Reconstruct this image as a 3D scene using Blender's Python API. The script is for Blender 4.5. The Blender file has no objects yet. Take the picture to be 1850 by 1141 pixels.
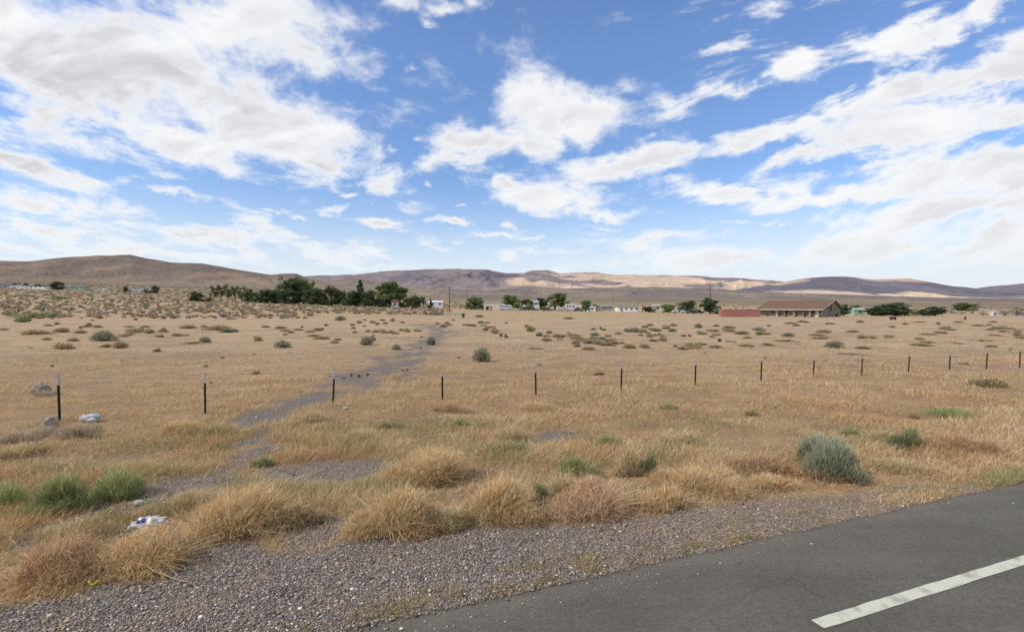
import bpy, bmesh, math, random
import numpy as np
from mathutils import Vector, Matrix
R = math.radians
random.seed(11)
rng = np.random.default_rng(7)
scene = bpy.context.scene
COL = scene.collection
PI = math.pi
CAMH = 2.5; F = 925.0; CX = 925.0; HY = 557.0
ROOF = None

# ------------------------------------------------------------------ noise
def _hash(ix, iy, s):
    n = (ix * 374761393 + iy * 668265263 + s * 974634777) & 0xFFFFFFFF
    n = ((n ^ (n >> 13)) * 1274126177) & 0xFFFFFFFF
    n = n ^ (n >> 16)
    return (n & 0xFFFF) / 65535.0
def vnoise(x, y, s=0):
    x = np.asarray(x, float); y = np.asarray(y, float)
    ix = np.floor(x).astype(np.int64); iy = np.floor(y).astype(np.int64)
    fx = x - ix; fy = y - iy
    fx = fx * fx * (3 - 2 * fx); fy = fy * fy * (3 - 2 * fy)
    a = _hash(ix, iy, s); b = _hash(ix + 1, iy, s); c = _hash(ix, iy + 1, s); d = _hash(ix + 1, iy + 1, s)
    return (a * (1 - fx) + b * fx) * (1 - fy) + (c * (1 - fx) + d * fx) * fy
def fbm(x, y, o=4, s=0, g=0.5):
    x = np.asarray(x, float); y = np.asarray(y, float)
    v = 0; a = 1; t = 0
    for k in range(o):
        v = v + a * vnoise(x * 2 ** k + 17.3 * k, y * 2 ** k - 9.1 * k, s + k); t += a; a *= g
    return v / t
def ridged(x, y, o=5, s=0):
    v = 0; a = 1; t = 0
    for k in range(o):
        n = 1 - np.abs(2 * vnoise(x * 2 ** k + 7.7 * k, y * 2 ** k + 3.1 * k, s + k) - 1)
        v = v + a * n * n; t += a; a *= 0.5
    return v / t
def sstep(a, b, x):
    t = np.clip((x - a) / (b - a), 0, 1); return t * t * (3 - 2 * t)

# ------------------------------------------------------------------ terrain
TPX = np.array([0, 250, 450, 700, 900, 1300, 1850.])
TY = np.array([0, 120, 170, 280, 460, 1000, 2500, 6000, 20000.])
TP = [None, None, [556, 558, 561, 566, 569.5, 571, 571.5], [536, 541, 545.5, 553, 559, 563, 567], [519.5, 526, 534, 546, 553, 557, 562],
      [508, 513, 521, 536, 545, 549, 555], [500, 506, 514, 530, 539, 542, 549], [499, 505, 512, 528, 533, 536, 543], [499, 505, 512, 528, 533, 536, 543]]
TZ = np.zeros((len(TY), len(TPX)))
for i, r in enumerate(TP):
    if r: TZ[i] = CAMH + (HY - np.array(r)) / F * TY[i]
def edge_s(x, y):            # distance north of the asphalt edge
    return ((y - 3.98) - 0.3956 * (x + 1.23)) * 0.93
def terr_base(x, y):
    x = np.asarray(x, float); y = np.asarray(y, float)
    px = CX + F * x / np.maximum(np.abs(y), 60.0)
    z = np.zeros(np.broadcast(x, y).shape)
    cols = [np.interp(px, TPX, TZ[i]) for i in range(len(TY))]
    yy = np.clip(y, 0, TY[-1])
    for i in range(len(TY) - 1):
        m = (yy >= TY[i]) & (yy <= TY[i + 1])
        f = (yy - TY[i]) / (TY[i + 1] - TY[i])
        z = np.where(m, cols[i] * (1 - f) + cols[i + 1] * f, z)
    return z
def terr(x, y):
    x = np.asarray(x, float); y = np.asarray(y, float)
    s = edge_s(x, y)
    z = terr_base(x, y)
    amp = 0.05 * sstep(1.5, 4, s) + 0.12 * sstep(80, 300, y) * 2
    z = z + (fbm(x * 0.45, y * 0.45, 4, 3) - 0.5) * 2 * amp + (fbm(x * 0.06, y * 0.06, 3, 5) - .5) * 0.25 * sstep(14, 40, y)
    z = z - 0.035 * sstep(0.15, -0.05, s) - 0.02
    return z
def G(px, py, y=None):
    """ground point seen at photo pixel (px, py)"""
    t = (px - CX) / F; k = (py - HY) / F
    if y is None:
        Y = np.exp(np.linspace(math.log(3.0), math.log(3000), 2500))
        d = (CAMH - k * Y) - terr(t * Y, Y)
        w = np.where(d < 0)[0]
        y = float(Y[w[0]]) if len(w) else 3000.0
    return Vector((t * y, y, float(terr(t * y, y))))
def AT(px, Y):
    x = (px - CX) / F * Y
    return Vector((x, Y, float(terr(x, Y))))
def Gxy(px, py):             # flat-ground vector version for scattering
    Y = CAMH * F / np.maximum(py - HY, 1.0)
    return (px - CX) / F * Y, Y

# masks -------------------------------------------------------------
def _al(px, py):
    x, y = Gxy(np.array(px, float), np.array(py, float))
    a = x * 0.93 + y * 0.368
    return a, edge_s(x, y)
_ga, _gs = _al([-60, 120, 300, 420, 600, 800, 1000, 1150, 1300, 1500, 1850], [1100, 1075, 1010, 985, 978, 958, 938, 925, 905, 890, 862])
_o = np.argsort(_ga); _ga = _ga[_o]; _gs = _gs[_o]
def capsule(x, y, pts):
    d = np.full(np.broadcast(x, y).shape, 1e9)
    for (a, b) in zip(pts[:-1], pts[1:]):
        ax, ay, ar = a; bx, by, br = b
        vx, vy = bx - ax, by - ay
        h = np.clip(((x - ax) * vx + (y - ay) * vy) / (vx * vx + vy * vy), 0, 1)
        r = ar + (br - ar) * h
        d = np.minimum(d, np.hypot(x - ax - h * vx, y - ay - h * vy) / r)
    return d
def _pl(l):
    out = []
    for px, py, r in l:
        x, y = Gxy(px, py); out.append((float(x), float(y), r))
    return out
TRACK1 = _pl([(60, 975, .3), (220, 912, .5), (330, 880, .65), (480, 852, .8), (650, 838, .5)])
TRACK2 = _pl([(440, 770, .35), (560, 718, .75), (650, 685, 1.25), (720, 650, 1.35), (765, 622, 1.2), (800, 600, 1.6), (770, 585, 2.5)])
TRACK5 = _pl([(470, 772, .3), (455, 800, .35), (470, 830, .4)])
TRACK4 = _pl([(505, 935, .25), (580, 950, .4)])
TRACK3 = _pl([(940, 800, .3), (1060, 778, .4)])
def gravel_mask(x, y):
    a = x * 0.93 + y * 0.368; s = edge_s(x, y)
    n = (fbm(x * 1.3, y * 1.3, 4, 21) - .5)
    lim = np.interp(a, _ga, _gs)
    m1 = sstep(0.25, -0.15, s - lim - n * 0.9)
    m1 = m1 * np.interp(a, [-9, 1.5, 5, 8], [1, 1, .75, .45])
    d = np.minimum(np.minimum(capsule(x, y, TRACK1), np.minimum(capsule(x, y, TRACK3) + .2, np.minimum(capsule(x, y, TRACK4), capsule(x, y, TRACK5) + .25))), capsule(x, y, TRACK2) + .1)
    m2 = sstep(1.35, 0.6, d + n * 2.8) * np.where(y < 9, .85, .92) * sstep(.18, .42, fbm(x * .9, y * .55, 4, 25) + np.where(y < 9, .25, 0))
    return np.clip(np.maximum(m1, m2), 0, 1)

# ------------------------------------------------------------------ tagging
def tag(o, label=None, cat=None, group=None, kind=None):
    if label: o['label'] = label
    if cat: o['category'] = cat
    if group: o['group'] = group
    if kind: o['kind'] = kind
    return o
def empty(name, loc, rz=0, **k):
    o = bpy.data.objects.new(name, None); COL.objects.link(o)
    o.location = loc; o.rotation_euler = (0, 0, rz); o.empty_display_size = .3
    return tag(o, **k)

# ------------------------------------------------------------------ materials
def new_mat(name):
    m = bpy.data.materials.new(name); m.use_nodes = True
    nt = m.node_tree; b = nt.nodes['Principled BSDF']
    b.inputs['Specular IOR Level'].default_value = 0.2
    b.inputs['Roughness'].default_value = .85
    return m, nt, b
def N(nt, t, **k):
    n = nt.nodes.new(t)
    for a, v in k.items(): setattr(n, a, v)
    return n
def mix_col(nt, fac, a, b, mode='MIX'):
    n = N(nt, 'ShaderNodeMix', data_type='RGBA', blend_type=mode)
    for s, v in ((n.inputs[0], fac), (n.inputs[6], a), (n.inputs[7], b)):
        if isinstance(v, (int, float)): s.default_value = v
        elif isinstance(v, tuple): s.default_value = (*v, 1) if len(v) == 3 else v
        else: nt.links.new(v, s)
    return n.outputs[2]
def mathn(nt, op, a, b=None, c=None, clamp=False):
    n = N(nt, 'ShaderNodeMath', operation=op); n.use_clamp = clamp
    for i, v in enumerate((a, b, c)):
        if v is None: continue
        if isinstance(v, (int, float)): n.inputs[i].default_value = v
        else: nt.links.new(v, n.inputs[i])
    return n.outputs[0]
def noise(nt, vec, scale, detail=4, rough=.55, dist=0):
    n = N(nt, 'ShaderNodeTexNoise'); n.inputs['Scale'].default_value = scale
    n.inputs['Detail'].default_value = detail; n.inputs['Roughness'].default_value = rough; n.inputs['Distortion'].default_value = dist
    if vec is not None: nt.links.new(vec, n.inputs['Vector'])
    return n
def ramp(nt, fac, stops):
    r = N(nt, 'ShaderNodeValToRGB'); el = r.color_ramp.elements
    while len(el) < len(stops): el.new(.5)
    for e, (p, c) in zip(el, stops): e.position = p; e.color = (*c, 1) if len(c) == 3 else c
    nt.links.new(fac, r.inputs[0]); return r.outputs[0]

def veg_mat(name, trans=.25):
    m, nt, b = new_mat(name)
    at = N(nt, 'ShaderNodeAttribute', attribute_name='Col')
    nt.links.new(at.outputs['Color'], b.inputs['Base Color']); b.inputs['Roughness'].default_value = .8
    if trans:
        tr = N(nt, 'ShaderNodeBsdfTranslucent'); nt.links.new(at.outputs['Color'], tr.inputs[0])
        mx = N(nt, 'ShaderNodeMixShader'); mx.inputs[0].default_value = trans
        nt.links.new(b.outputs[0], mx.inputs[1]); nt.links.new(tr.outputs[0], mx.inputs[2])
        nt.links.new(mx.outputs[0], nt.nodes['Material Output'].inputs['Surface'])
    return m
M_VEG = veg_mat('dry_vegetation', .36); M_LEAF = veg_mat('tree_leaves', .2)
def plain(name, c, rough=.8, var=.12, scale=6.0, metal=0, spec=.2, bump=0.0):
    m, nt, b = new_mat(name)
    tc = N(nt, 'ShaderNodeTexCoord')
    n = noise(nt, tc.outputs['Object'], scale, 5, .6)
    dk = tuple(v * (1 - var * 2) for v in c); lt = tuple(min(1, v * (1 + var)) for v in c)
    nt.links.new(ramp(nt, n.outputs[0], [(.3, dk), (.7, lt)]), b.inputs['Base Color'])
    b.inputs['Roughness'].default_value = rough; b.inputs['Metallic'].default_value = metal; b.inputs['Specular IOR Level'].default_value = spec
    if bump:
        bp = N(nt, 'ShaderNodeBump'); bp.inputs['Strength'].default_value = bump
        nt.links.new(n.outputs[0], bp.inputs['Height']); nt.links.new(bp.outputs[0], b.inputs['Normal'])
    return m

# ground -----------------------------------------------------------
def ground_mat():
    m, nt, b = new_mat('dry_earth_and_gravel')
    at = N(nt, 'ShaderNodeAttribute', attribute_name='Col')
    gm = N(nt, 'ShaderNodeAttribute', attribute_name='gravel')
    tc = N(nt, 'ShaderNodeTexCoord'); P = tc.outputs['Object']
    n1 = noise(nt, P, 9, 6, .65); n2 = noise(nt, P, 1.1, 5, .6)
    n3 = noise(nt, P, 0.16, 6, .65)
    c = mix_col(nt, 1.0, at.outputs['Color'], ramp(nt, n1.outputs[0], [(.25, (.62, .6, .6)), (.75, (1.25, 1.22, 1.18))]), 'MULTIPLY')
    c = mix_col(nt, 1.0, c, ramp(nt, n2.outputs[0], [(.3, (.8, .78, .76)), (.7, (1.15, 1.15, 1.13))]), 'MULTIPLY')
    c = mix_col(nt, 1.0, c, ramp(nt, n3.outputs[0], [(.3, (.82, .80, .78)), (.7, (1.12, 1.12, 1.1))]), 'MULTIPLY')
    n5 = noise(nt, P, 3.2, 5, .7)
    c = mix_col(nt, ramp(nt, n5.outputs[0], [(.54, (0, 0, 0)), (.68, (.5, .5, .5))]), c, (.22, .165, .11))
    v = N(nt, 'ShaderNodeTexVoronoi'); v.inputs['Scale'].default_value = 55; nt.links.new(P, v.inputs['Vector'])
    v2 = N(nt, 'ShaderNodeTexVoronoi'); v2.inputs['Scale'].default_value = 17; nt.links.new(P, v2.inputs['Vector'])
    vs = N(nt, 'ShaderNodeSeparateColor'); nt.links.new(v.outputs['Color'], vs.inputs[0])
    gc = ramp(nt, vs.outputs[0], [(0, (.12, .11, .105)), (.4, (.22, .20, .19)), (.75, (.32, .295, .28)), (1, (.5, .47, .43))])
    dk = ramp(nt, v.outputs['Distance'], [(.15, (1, 1, 1)), (.75, (.42, .4, .39))])
    gc = mix_col(nt, 1.0, gc, dk, 'MULTIPLY')
    gn = noise(nt, P, 2.2, 5, .65)
    gc = mix_col(nt, ramp(nt, gn.outputs[0], [(.5, (0, 0, 0)), (.7, (.55, .55, .55))]), gc, (.26, .19, .12))
    c = mix_col(nt, gm.outputs['Fac'], c, gc)
    nt.links.new(c, b.inputs['Base Color']); b.inputs['Roughness'].default_value = .95; b.inputs['Specular IOR Level'].default_value = .08
    h = mathn(nt, 'ADD', mathn(nt, 'MULTIPLY', v.outputs['Distance'], -0.018), mathn(nt, 'MULTIPLY', n1.outputs[0], .03))
    bp = N(nt, 'ShaderNodeBump'); bp.inputs['Strength'].default_value = .9; bp.inputs['Distance'].default_value = 1
    nt.links.new(h, bp.inputs['Height']); nt.links.new(bp.outputs[0], b.inputs['Normal'])
    return m
def hill_mat(name, sc):
    m, nt, b = new_mat(name)
    at = N(nt, 'ShaderNodeAttribute', attribute_name='Col')
    tc = N(nt, 'ShaderNodeTexCoord'); P = tc.outputs['Object']
    mp = N(nt, 'ShaderNodeMapping'); mp.inputs['Scale'].default_value = (sc, sc, sc * 3); nt.links.new(P, mp.inputs[0])
    n1 = noise(nt, mp.outputs[0], 1, 8, .68)
    c = mix_col(nt, 1.0, mix_col(nt, .10, mix_col(nt, 1.0, at.outputs['Color'], (1.22, 1.22, 1.2), 'MULTIPLY'), (.36, .36, .38)), ramp(nt, n1.outputs[0], [(.3, (.7, .7, .72)), (.7, (1.22, 1.2, 1.16))]), 'MULTIPLY')  # pale distance haze mixed into the rock colour
    nt.links.new(c, b.inputs['Base Color']); b.inputs['Roughness'].default_value = 1; b.inputs['Specular IOR Level'].default_value = 0
    return m
def asphalt_mat():
    m, nt, b = new_mat('asphalt')
    tc = N(nt, 'ShaderNodeTexCoord'); P = tc.outputs['Object']
    n1 = noise(nt, P, 160, 3, .7); n2 = noise(nt, P, .9, 6, .6); n4 = noise(nt, P, 28, 4, .6)
    mp = N(nt, 'ShaderNodeMapping'); mp.inputs['Rotation'].default_value = (0, 0, -R(21.6)); mp.inputs['Scale'].default_value = (.12, 2.2, 1); nt.links.new(P, mp.inputs[0])
    n3 = noise(nt, mp.outputs[0], 1.2, 5, .6)
    c = ramp(nt, n1.outputs[0], [(.3, (.065, .061, .055)), (.52, (.108, .102, .092)), (.75, (.18, .17, .15))])
    c = mix_col(nt, 1., c, ramp(nt, n2.outputs[0], [(.3, (.82, .81, .79)), (.7, (1.14, 1.14, 1.12))]), 'MULTIPLY')
    c = mix_col(nt, 1., c, ramp(nt, n4.outputs[0], [(.3, (.78, .77, .76)), (.7, (1.2, 1.2, 1.18))]), 'MULTIPLY')
    c = mix_col(nt, 1., c, ramp(nt, n3.outputs[0], [(.3, (.88, .88, .88)), (.7, (1.1, 1.1, 1.1))]), 'MULTIPLY')
    vc = N(nt, 'ShaderNodeTexVoronoi', feature='DISTANCE_TO_EDGE'); vc.inputs['Scale'].default_value = .55
    wn = noise(nt, P, 3, 5, .6); wa = N(nt, 'ShaderNodeVectorMath', operation='MULTIPLY_ADD'); nt.links.new(wn.outputs['Color'], wa.inputs[0]); wa.inputs[1].default_value = (.5, .5, 0); nt.links.new(P, wa.inputs[2]); nt.links.new(wa.outputs[0], vc.inputs['Vector'])
    cm = noise(nt, P, .5, 3, .5); ck = mathn(nt, 'MULTIPLY', ramp(nt, vc.outputs['Distance'], [(0, (1, 1, 1)), (.006, (0, 0, 0))]), ramp(nt, cm.outputs[0], [(.52, (0, 0, 0)), (.62, (.5, .5, .5))]))
    c = mix_col(nt, ck, c, (.035, .033, .03))
    sx = N(nt, 'ShaderNodeSeparateXYZ'); nt.links.new(P, sx.inputs[0])
    es = mathn(nt, 'ADD', mathn(nt, 'MULTIPLY', sx.outputs[1], .93), mathn(nt, 'MULTIPLY_ADD', sx.outputs[0], -.368, -4.155))
    dn = noise(nt, P, 2.5, 5, .65); dm = N(nt, 'ShaderNodeMapRange'); nt.links.new(mathn(nt, 'MULTIPLY_ADD', mathn(nt, 'SUBTRACT', dn.outputs[0], .5), .9, es), dm.inputs[0]); dm.inputs[1].default_value = -.35; dm.inputs[2].default_value = .1; dm.inputs[4].default_value = .4
    c = mix_col(nt, dm.outputs[0], c, (.2, .165, .13))
    nt.links.new(c, b.inputs['Base Color']); b.inputs['Roughness'].default_value = .85; b.inputs['Specular IOR Level'].default_value = .25
    bp = N(nt, 'ShaderNodeBump'); bp.inputs['Strength'].default_value = .6; bp.inputs['Distance'].default_value = .004
    nt.links.new(n1.outputs[0], bp.inputs['Height']); nt.links.new(bp.outputs[0], b.inputs['Normal'])
    return m
def paint_mat():
    m, nt, b = new_mat('road_paint')
    tc = N(nt, 'ShaderNodeTexCoord'); P = tc.outputs['Object']
    n1 = noise(nt, P, 140, 3, .7); n2 = noise(nt, P, 5, 6, .65)
    c = ramp(nt, n1.outputs[0], [(.28, (.30, .30, .25)), (.5, (.52, .52, .44)), (.75, (.62, .62, .54))])
    c = mix_col(nt, ramp(nt, n2.outputs[0], [(.5, (0, 0, 0)), (.66, (.75, .75, .75))]), c, (.26, .25, .22))
    nt.links.new(c, b.inputs['Base Color']); b.inputs['Roughness'].default_value = .8
    return m

# ------------------------------------------------------------------ mesh helpers
def np_mesh(name, V, faces_flat, totals, cols=None, mats=(), smooth=False):
    me = bpy.data.meshes.new(name)
    V = np.ascontiguousarray(V, np.float32)
    me.vertices.add(len(V)); me.vertices.foreach_set('co', V.ravel())
    totals = np.asarray(totals, np.int32); starts = np.concatenate([[0], np.cumsum(totals)[:-1]]).astype(np.int32)
    me.loops.add(len(faces_flat)); me.loops.foreach_set('vertex_index', np.asarray(faces_flat, np.int32))
    me.polygons.add(len(totals)); me.polygons.foreach_set('loop_start', starts); me.polygons.foreach_set('loop_total', totals)
    if smooth: me.polygons.foreach_set('use_smooth', np.ones(len(totals), bool))
    me.update(calc_edges=True)
    if cols is not None:
        a = me.color_attributes.new('Col', 'FLOAT_COLOR', 'POINT')
        c = np.ones((len(V), 4), np.float32); c[:, :3] = cols; a.data.foreach_set('color', c.ravel())
    for m in mats: me.materials.append(m)
    return me
def add_obj(name, me, parent=None, loc=None):
    o = bpy.data.objects.new(name, me); COL.objects.link(o)
    if parent is not None: o.parent = parent
    if loc is not None: o.location = loc
    return o
def blades(base, d, w, cb, ct, bend=None, yaw=None):
    """thin two-segment blades: base (n,3), d (n,3) tip offset, w width, colours"""
    n = len(base)
    if yaw is None: yaw = rng.uniform(0, PI, n)
    side = np.stack([np.cos(yaw), np.sin(yaw), np.zeros(n)], 1) * (np.asarray(w)[:, None] * .5)
    if bend is None: bend = rng.normal(0, .12, (n, 3)) * np.linalg.norm(d, axis=1)[:, None]
    mid = base + d * .5 + bend; tip = base + d
    V = np.empty((n, 5, 3)); V[:, 0] = base - side; V[:, 1] = base + side; V[:, 2] = mid - side * .8; V[:, 3] = mid + side * .8; V[:, 4] = tip
    C = np.empty((n, 5, 3)); C[:, 0] = cb; C[:, 1] = cb; C[:, 2] = (cb + ct) * .5; C[:, 3] = C[:, 2]; C[:, 4] = ct
    k = (np.arange(n) * 5)[:, None]
    Fc = (k + np.array([[0, 1, 3, 2, 2, 3, 4]])).ravel()
    T = np.tile([4, 3], n)
    return V.reshape(-1, 3), Fc, T, C.reshape(-1, 3)
def leaves(cen, size, nrm, col, asp=.6):
    n = len(cen)
    r = rng.normal(0, 1, (n, 3)); a = np.cross(nrm, r); a /= np.linalg.norm(a, axis=1)[:, None] + 1e-9
    b = np.cross(nrm, a); b /= np.linalg.norm(b, axis=1)[:, None] + 1e-9
    a *= np.asarray(size)[:, None] * .5; b *= np.asarray(size)[:, None] * .5 * asp
    V = np.stack([cen - a, cen - b, cen + a, cen + b], 1)
    Fc = (np.arange(n) * 4)[:, None] + np.arange(4)[None]
    return V.reshape(-1, 3), Fc.ravel(), np.full(n, 4), np.repeat(col, 4, 0)
def merge(parts):
    Vs, Fs, Ts, Cs = [], [], [], []; off = 0
    for V, Fc, T, C in parts:
        Vs.append(V); Fs.append(np.asarray(Fc) + off); Ts.append(T); Cs.append(C); off += len(V)
    return np.concatenate(Vs), np.concatenate(Fs), np.concatenate(Ts), np.concatenate(Cs)

class MB:
    def __init__(s): s.bm = bmesh.new()
    def box(s, x0, x1, y0, y1, z0, z1, rz=0, bev=0):
        g = bmesh.ops.create_cube(s.bm, size=1)['verts']
        for v in g:
            v.co = Vector(((v.co.x + .5) * (x1 - x0) + x0, (v.co.y + .5) * (y1 - y0) + y0, (v.co.z + .5) * (z1 - z0) + z0))
        if rz: bmesh.ops.rotate(s.bm, verts=g, cent=((x0 + x1) / 2, (y0 + y1) / 2, 0), matrix=Matrix.Rotation(rz, 3, 'Z'))
        if bev:
            es = list({e for v in g for e in v.link_edges}); bmesh.ops.bevel(s.bm, geom=es, offset=bev, segments=2, affect='EDGES')
        return s
    def tube(s, a, b, r0, r1=None, n=8):
        a = Vector(a); b = Vector(b); d = b - a; r1 = r0 if r1 is None else r1
        M = Matrix.Translation((a + b) / 2) @ d.to_track_quat('Z', 'Y').to_matrix().to_4x4()
        bmesh.ops.create_cone(s.bm, cap_ends=True, segments=n, radius1=r0, radius2=r1, depth=d.length, matrix=M); return s
    def poly(s, pts, faces):
        vs = [s.bm.verts.new(p) for p in pts]
        for f in faces: s.bm.faces.new([vs[i] for i in f])
        return s
    def prism(s, prof, y0, y1):      # profile in (x,z) extruded along y
        n = len(prof)
        vs = [s.bm.verts.new((x, y0, z)) for x, z in prof] + [s.bm.verts.new((x, y1, z)) for x, z in prof]
        s.bm.faces.new(vs[:n][::-1]); s.bm.faces.new(vs[n:])
        for i in range(n): s.bm.faces.new((vs[i], vs[(i + 1) % n], vs[n + (i + 1) % n], vs[n + i]))
        return s
    def build(s, name, mat, parent=None, loc=None, smooth=False):
        bmesh.ops.recalc_face_normals(s.bm, faces=s.bm.faces)
        me = bpy.data.meshes.new(name); s.bm.to_mesh(me); s.bm.free(); me.materials.append(mat)
        if smooth:
            for p in me.polygons: p.use_smooth = True
        return add_obj(name, me, parent, loc)
def copy_tree(o, parent=None):
    c = o.copy(); COL.objects.link(c)
    if parent is not None: c.parent = parent
    for ch in list(o.children): copy_tree(ch, c)
    return c

# ================================================================== GROUND
Ys = np.concatenate([np.linspace(-25, 2.0, 30), np.arange(2.1, 14, .075), 14 * 1.028 ** np.arange(0, 262)])
Ys = Ys[Ys < 16000]
S = np.linspace(-1.75, 1.75, 560)
YY, SS = np.meshgrid(Ys, S, indexing='ij')
XX = SS * (np.maximum(YY, 0) + 14.0) * np.where(YY < 0, 1, 1)
ZZ = terr(XX, YY)
tex = fbm(XX * .05, YY * .05, 4, 40); tex2 = fbm(XX * .35, YY * .35, 4, 44)
c_near = np.array([.36, .255, .16]); c_pink = np.array([.455, .352, .252]); c_tan = np.array([.44, .35, .24]); c_br = np.array([.27, .205, .135])
def lerp(a, b, f): return a * (1 - f[..., None]) + b * f[..., None]
GC = np.broadcast_to(c_near, XX.shape + (3,)).copy()
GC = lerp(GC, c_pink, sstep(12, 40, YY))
GC = lerp(GC, c_tan, sstep(.35, .65, tex) * .6)
GC = lerp(GC, np.array([.30, .23, .165]), sstep(.5, .7, fbm(XX * .22, YY * .5, 4, 48)) * .5 * sstep(16, 30, YY))
GC = lerp(GC, c_br, sstep(.5, .75, tex2) * .45 * sstep(45, 12, YY))
PXX = CX + F * XX / np.maximum(YY, 1)
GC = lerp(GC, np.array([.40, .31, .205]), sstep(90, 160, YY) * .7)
scrubc = np.array([.235, .19, .135])
bt = fbm(XX * .012, YY * .05, 4, 60)
GC = lerp(GC, scrubc, sstep(170, 420, YY) * sstep(.3, .65, bt + .1) * sstep(900, 300, PXX) * .9)
far = fbm(XX * .0025, YY * .004, 5, 66)
valley = lerp(np.broadcast_to(np.array([.26, .215, .15]), XX.shape + (3,)), np.array([.19, .16, .13]), sstep(.4, .6, far))
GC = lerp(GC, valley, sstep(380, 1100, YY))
GC = lerp(GC, np.array([.43, .32, .21]), sstep(2600, 3400, YY) * sstep(5200, 4500, YY) * sstep(1150, 1500, PXX) * sstep(.35, .5, far + .1))  # sunlit strip of valley floor painted as lighter tan
grav = gravel_mask(XX, YY)
grav = np.maximum(grav, 0.5 * sstep(150, 160, YY) * sstep(190, 180, YY) * sstep(690, 710, PXX) * sstep(860, 820, PXX))
nr, nc = XX.shape
idx = np.arange(nr * nc).reshape(nr, nc)
q = np.stack([idx[:-1, :-1], idx[:-1, 1:], idx[1:, 1:], idx[1:, :-1]], -1).reshape(-1, 4)
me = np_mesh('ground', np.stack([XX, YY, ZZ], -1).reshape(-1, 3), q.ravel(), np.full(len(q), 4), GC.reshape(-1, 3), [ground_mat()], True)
ga = me.attributes.new('gravel', 'FLOAT', 'POINT'); ga.data.foreach_set('value', grav.astype(np.float32).ravel())
tag(add_obj('ground', me), kind='structure', label='dry straw coloured desert ground stretching to the hills')

# road ---------------------------------------------------------------
u = np.array([.93, .368]) / math.hypot(.93, .368); nrm = np.array([-u[1], u[0]])
E0 = np.array([-1.23, 3.98])
al = np.concatenate([np.linspace(-60, -6, 60), np.arange(-5.9, 14, .05), np.linspace(14, 300, 120)])
off = (fbm(al * 1.6, al * 0, 4, 9) - .5) * .09 + (fbm(al * 9, al * 0, 4, 10) - .5) * .06
rows = []
prof = [(-11.0, 0), (-7, .01), (-3.5, .02), (-1.0, .008), (-0.12, .002), (0, -.012), (.015, -.07)]
for k, (w, z) in enumerate(prof):
    ww = w + (off if w > -.5 else 0)
    p = E0 + al[:, None] * u + np.broadcast_to(np.asarray(ww), al.shape)[:, None] * nrm
    rows.append(np.stack([p[:, 0], p[:, 1], np.full(len(al), z)], 1))
V = np.stack(rows, 0); idx = np.arange(V.shape[0] * V.shape[1]).reshape(V.shape[:2])
q = np.stack([idx[:-1, :-1], idx[:-1, 1:], idx[1:, 1:], idx[1:, :-1]], -1).reshape(-1, 4)
tag(add_obj('road', np_mesh('road', V.reshape(-1, 3), q[:, ::-1].ravel(), np.full(len(q), 4), None, [asphalt_mat()], False)), kind='structure', label='grey asphalt road with a white edge line')
# edge line: a long painted dash
lu = np.array([1, .388]); lu /= np.linalg.norm(lu); ln = np.array([-lu[1], lu[0]])
L0 = np.array([2.39, 4.06])
la = np.concatenate([[0, .02], np.arange(.1, 12, .1), np.linspace(12.5, 120, 60)])
j = (fbm(la * 6, la * 0, 3, 90) - .5) * .012
top = L0 + la[:, None] * lu + j[:, None] * ln
bot = L0 + la[:, None] * lu + (-.118 + (fbm(la * 6, la * 0, 3, 97) - .5) * .012)[:, None] * ln
def roadz(p):
    s = edge_s(p[:, 0], p[:, 1])
    return np.interp(s, [-11, -7, -3.5, -1, -.12], [0, .01, .02, .008, .002]) + .004
V = np.concatenate([np.column_stack([top, roadz(top)]), np.column_stack([bot, roadz(bot)])]); n = len(la)
q = np.array([[i, n + i, n + i + 1, i + 1] for i in range(n - 1)])
tag(add_obj('road_marking', np_mesh('road_marking', V, q.ravel(), np.full(len(q), 4), None, [paint_mat()])), kind='structure', label='worn white painted edge line on the asphalt')

# ================================================================== HILLS
def hill(name, crest, base, Yb, Yc, sc, amp, colfn, label, seed, cols=700, rows=70, cj=.7):
    cp, cy = zip(*crest); bp, by = zip(*base)
    px = np.linspace(cp[0], cp[-1], cols); v = np.concatenate([np.linspace(0, 1, rows), 1 + np.linspace(.03, 1, 14)])
    PX, VV = np.meshgrid(px, v)
    t = (PX - CX) / F
    Y = Yb + (Yc - Yb) * np.minimum(VV, 1) + np.maximum(VV - 1, 0) * (Yc - Yb)
    cr = np.interp(PX, cp, cy) + (fbm(PX * .05, PX * 0, 5, seed + 3) - .5) * 2.2 * cj; bs = np.interp(PX, bp, by)
    e = np.minimum(VV, 1); e = .35 * e + .65 * e * e * (3 - 2 * e) if True else e
    py = bs + (cr - bs) * e
    X = t * Y
    wx = X * sc + 1.5 * fbm(X * sc * .7, Y * sc * .7, 3, seed + 9)
    rd = ridged(wx, Y * sc * .55 + seed, 6, seed)
    Z = CAMH + (HY - py) / F * Y
    env = np.sin(np.clip(VV, 0, 1) * PI) ** .8 * sstep(0, 6, np.abs(bs - cr))
    Z = Z + (rd - .55) * amp * env
    back = np.maximum(VV - 1, 0); Z = Z - back ** 1.3 * (Z - 0) * 1.05
    Z = Z - 6 * (VV <= 0.0)
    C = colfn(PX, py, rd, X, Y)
    idx = np.arange(PX.size).reshape(PX.shape)
    q = np.stack([idx[:-1, :-1], idx[:-1, 1:], idx[1:, 1:], idx[1:, :-1]], -1).reshape(-1, 4)
    me = np_mesh(name, np.stack([X, Y, Z], -1).reshape(-1, 3), q.ravel(), np.full(len(q), 4), C.reshape(-1, 3), [hill_mat(name + '_rock', sc * 9)], True)
    return tag(add_obj(name, me), kind='structure', label=label)
def full(X, c): return np.broadcast_to(np.array(c, float), X.shape + (3,)).copy()
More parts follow.
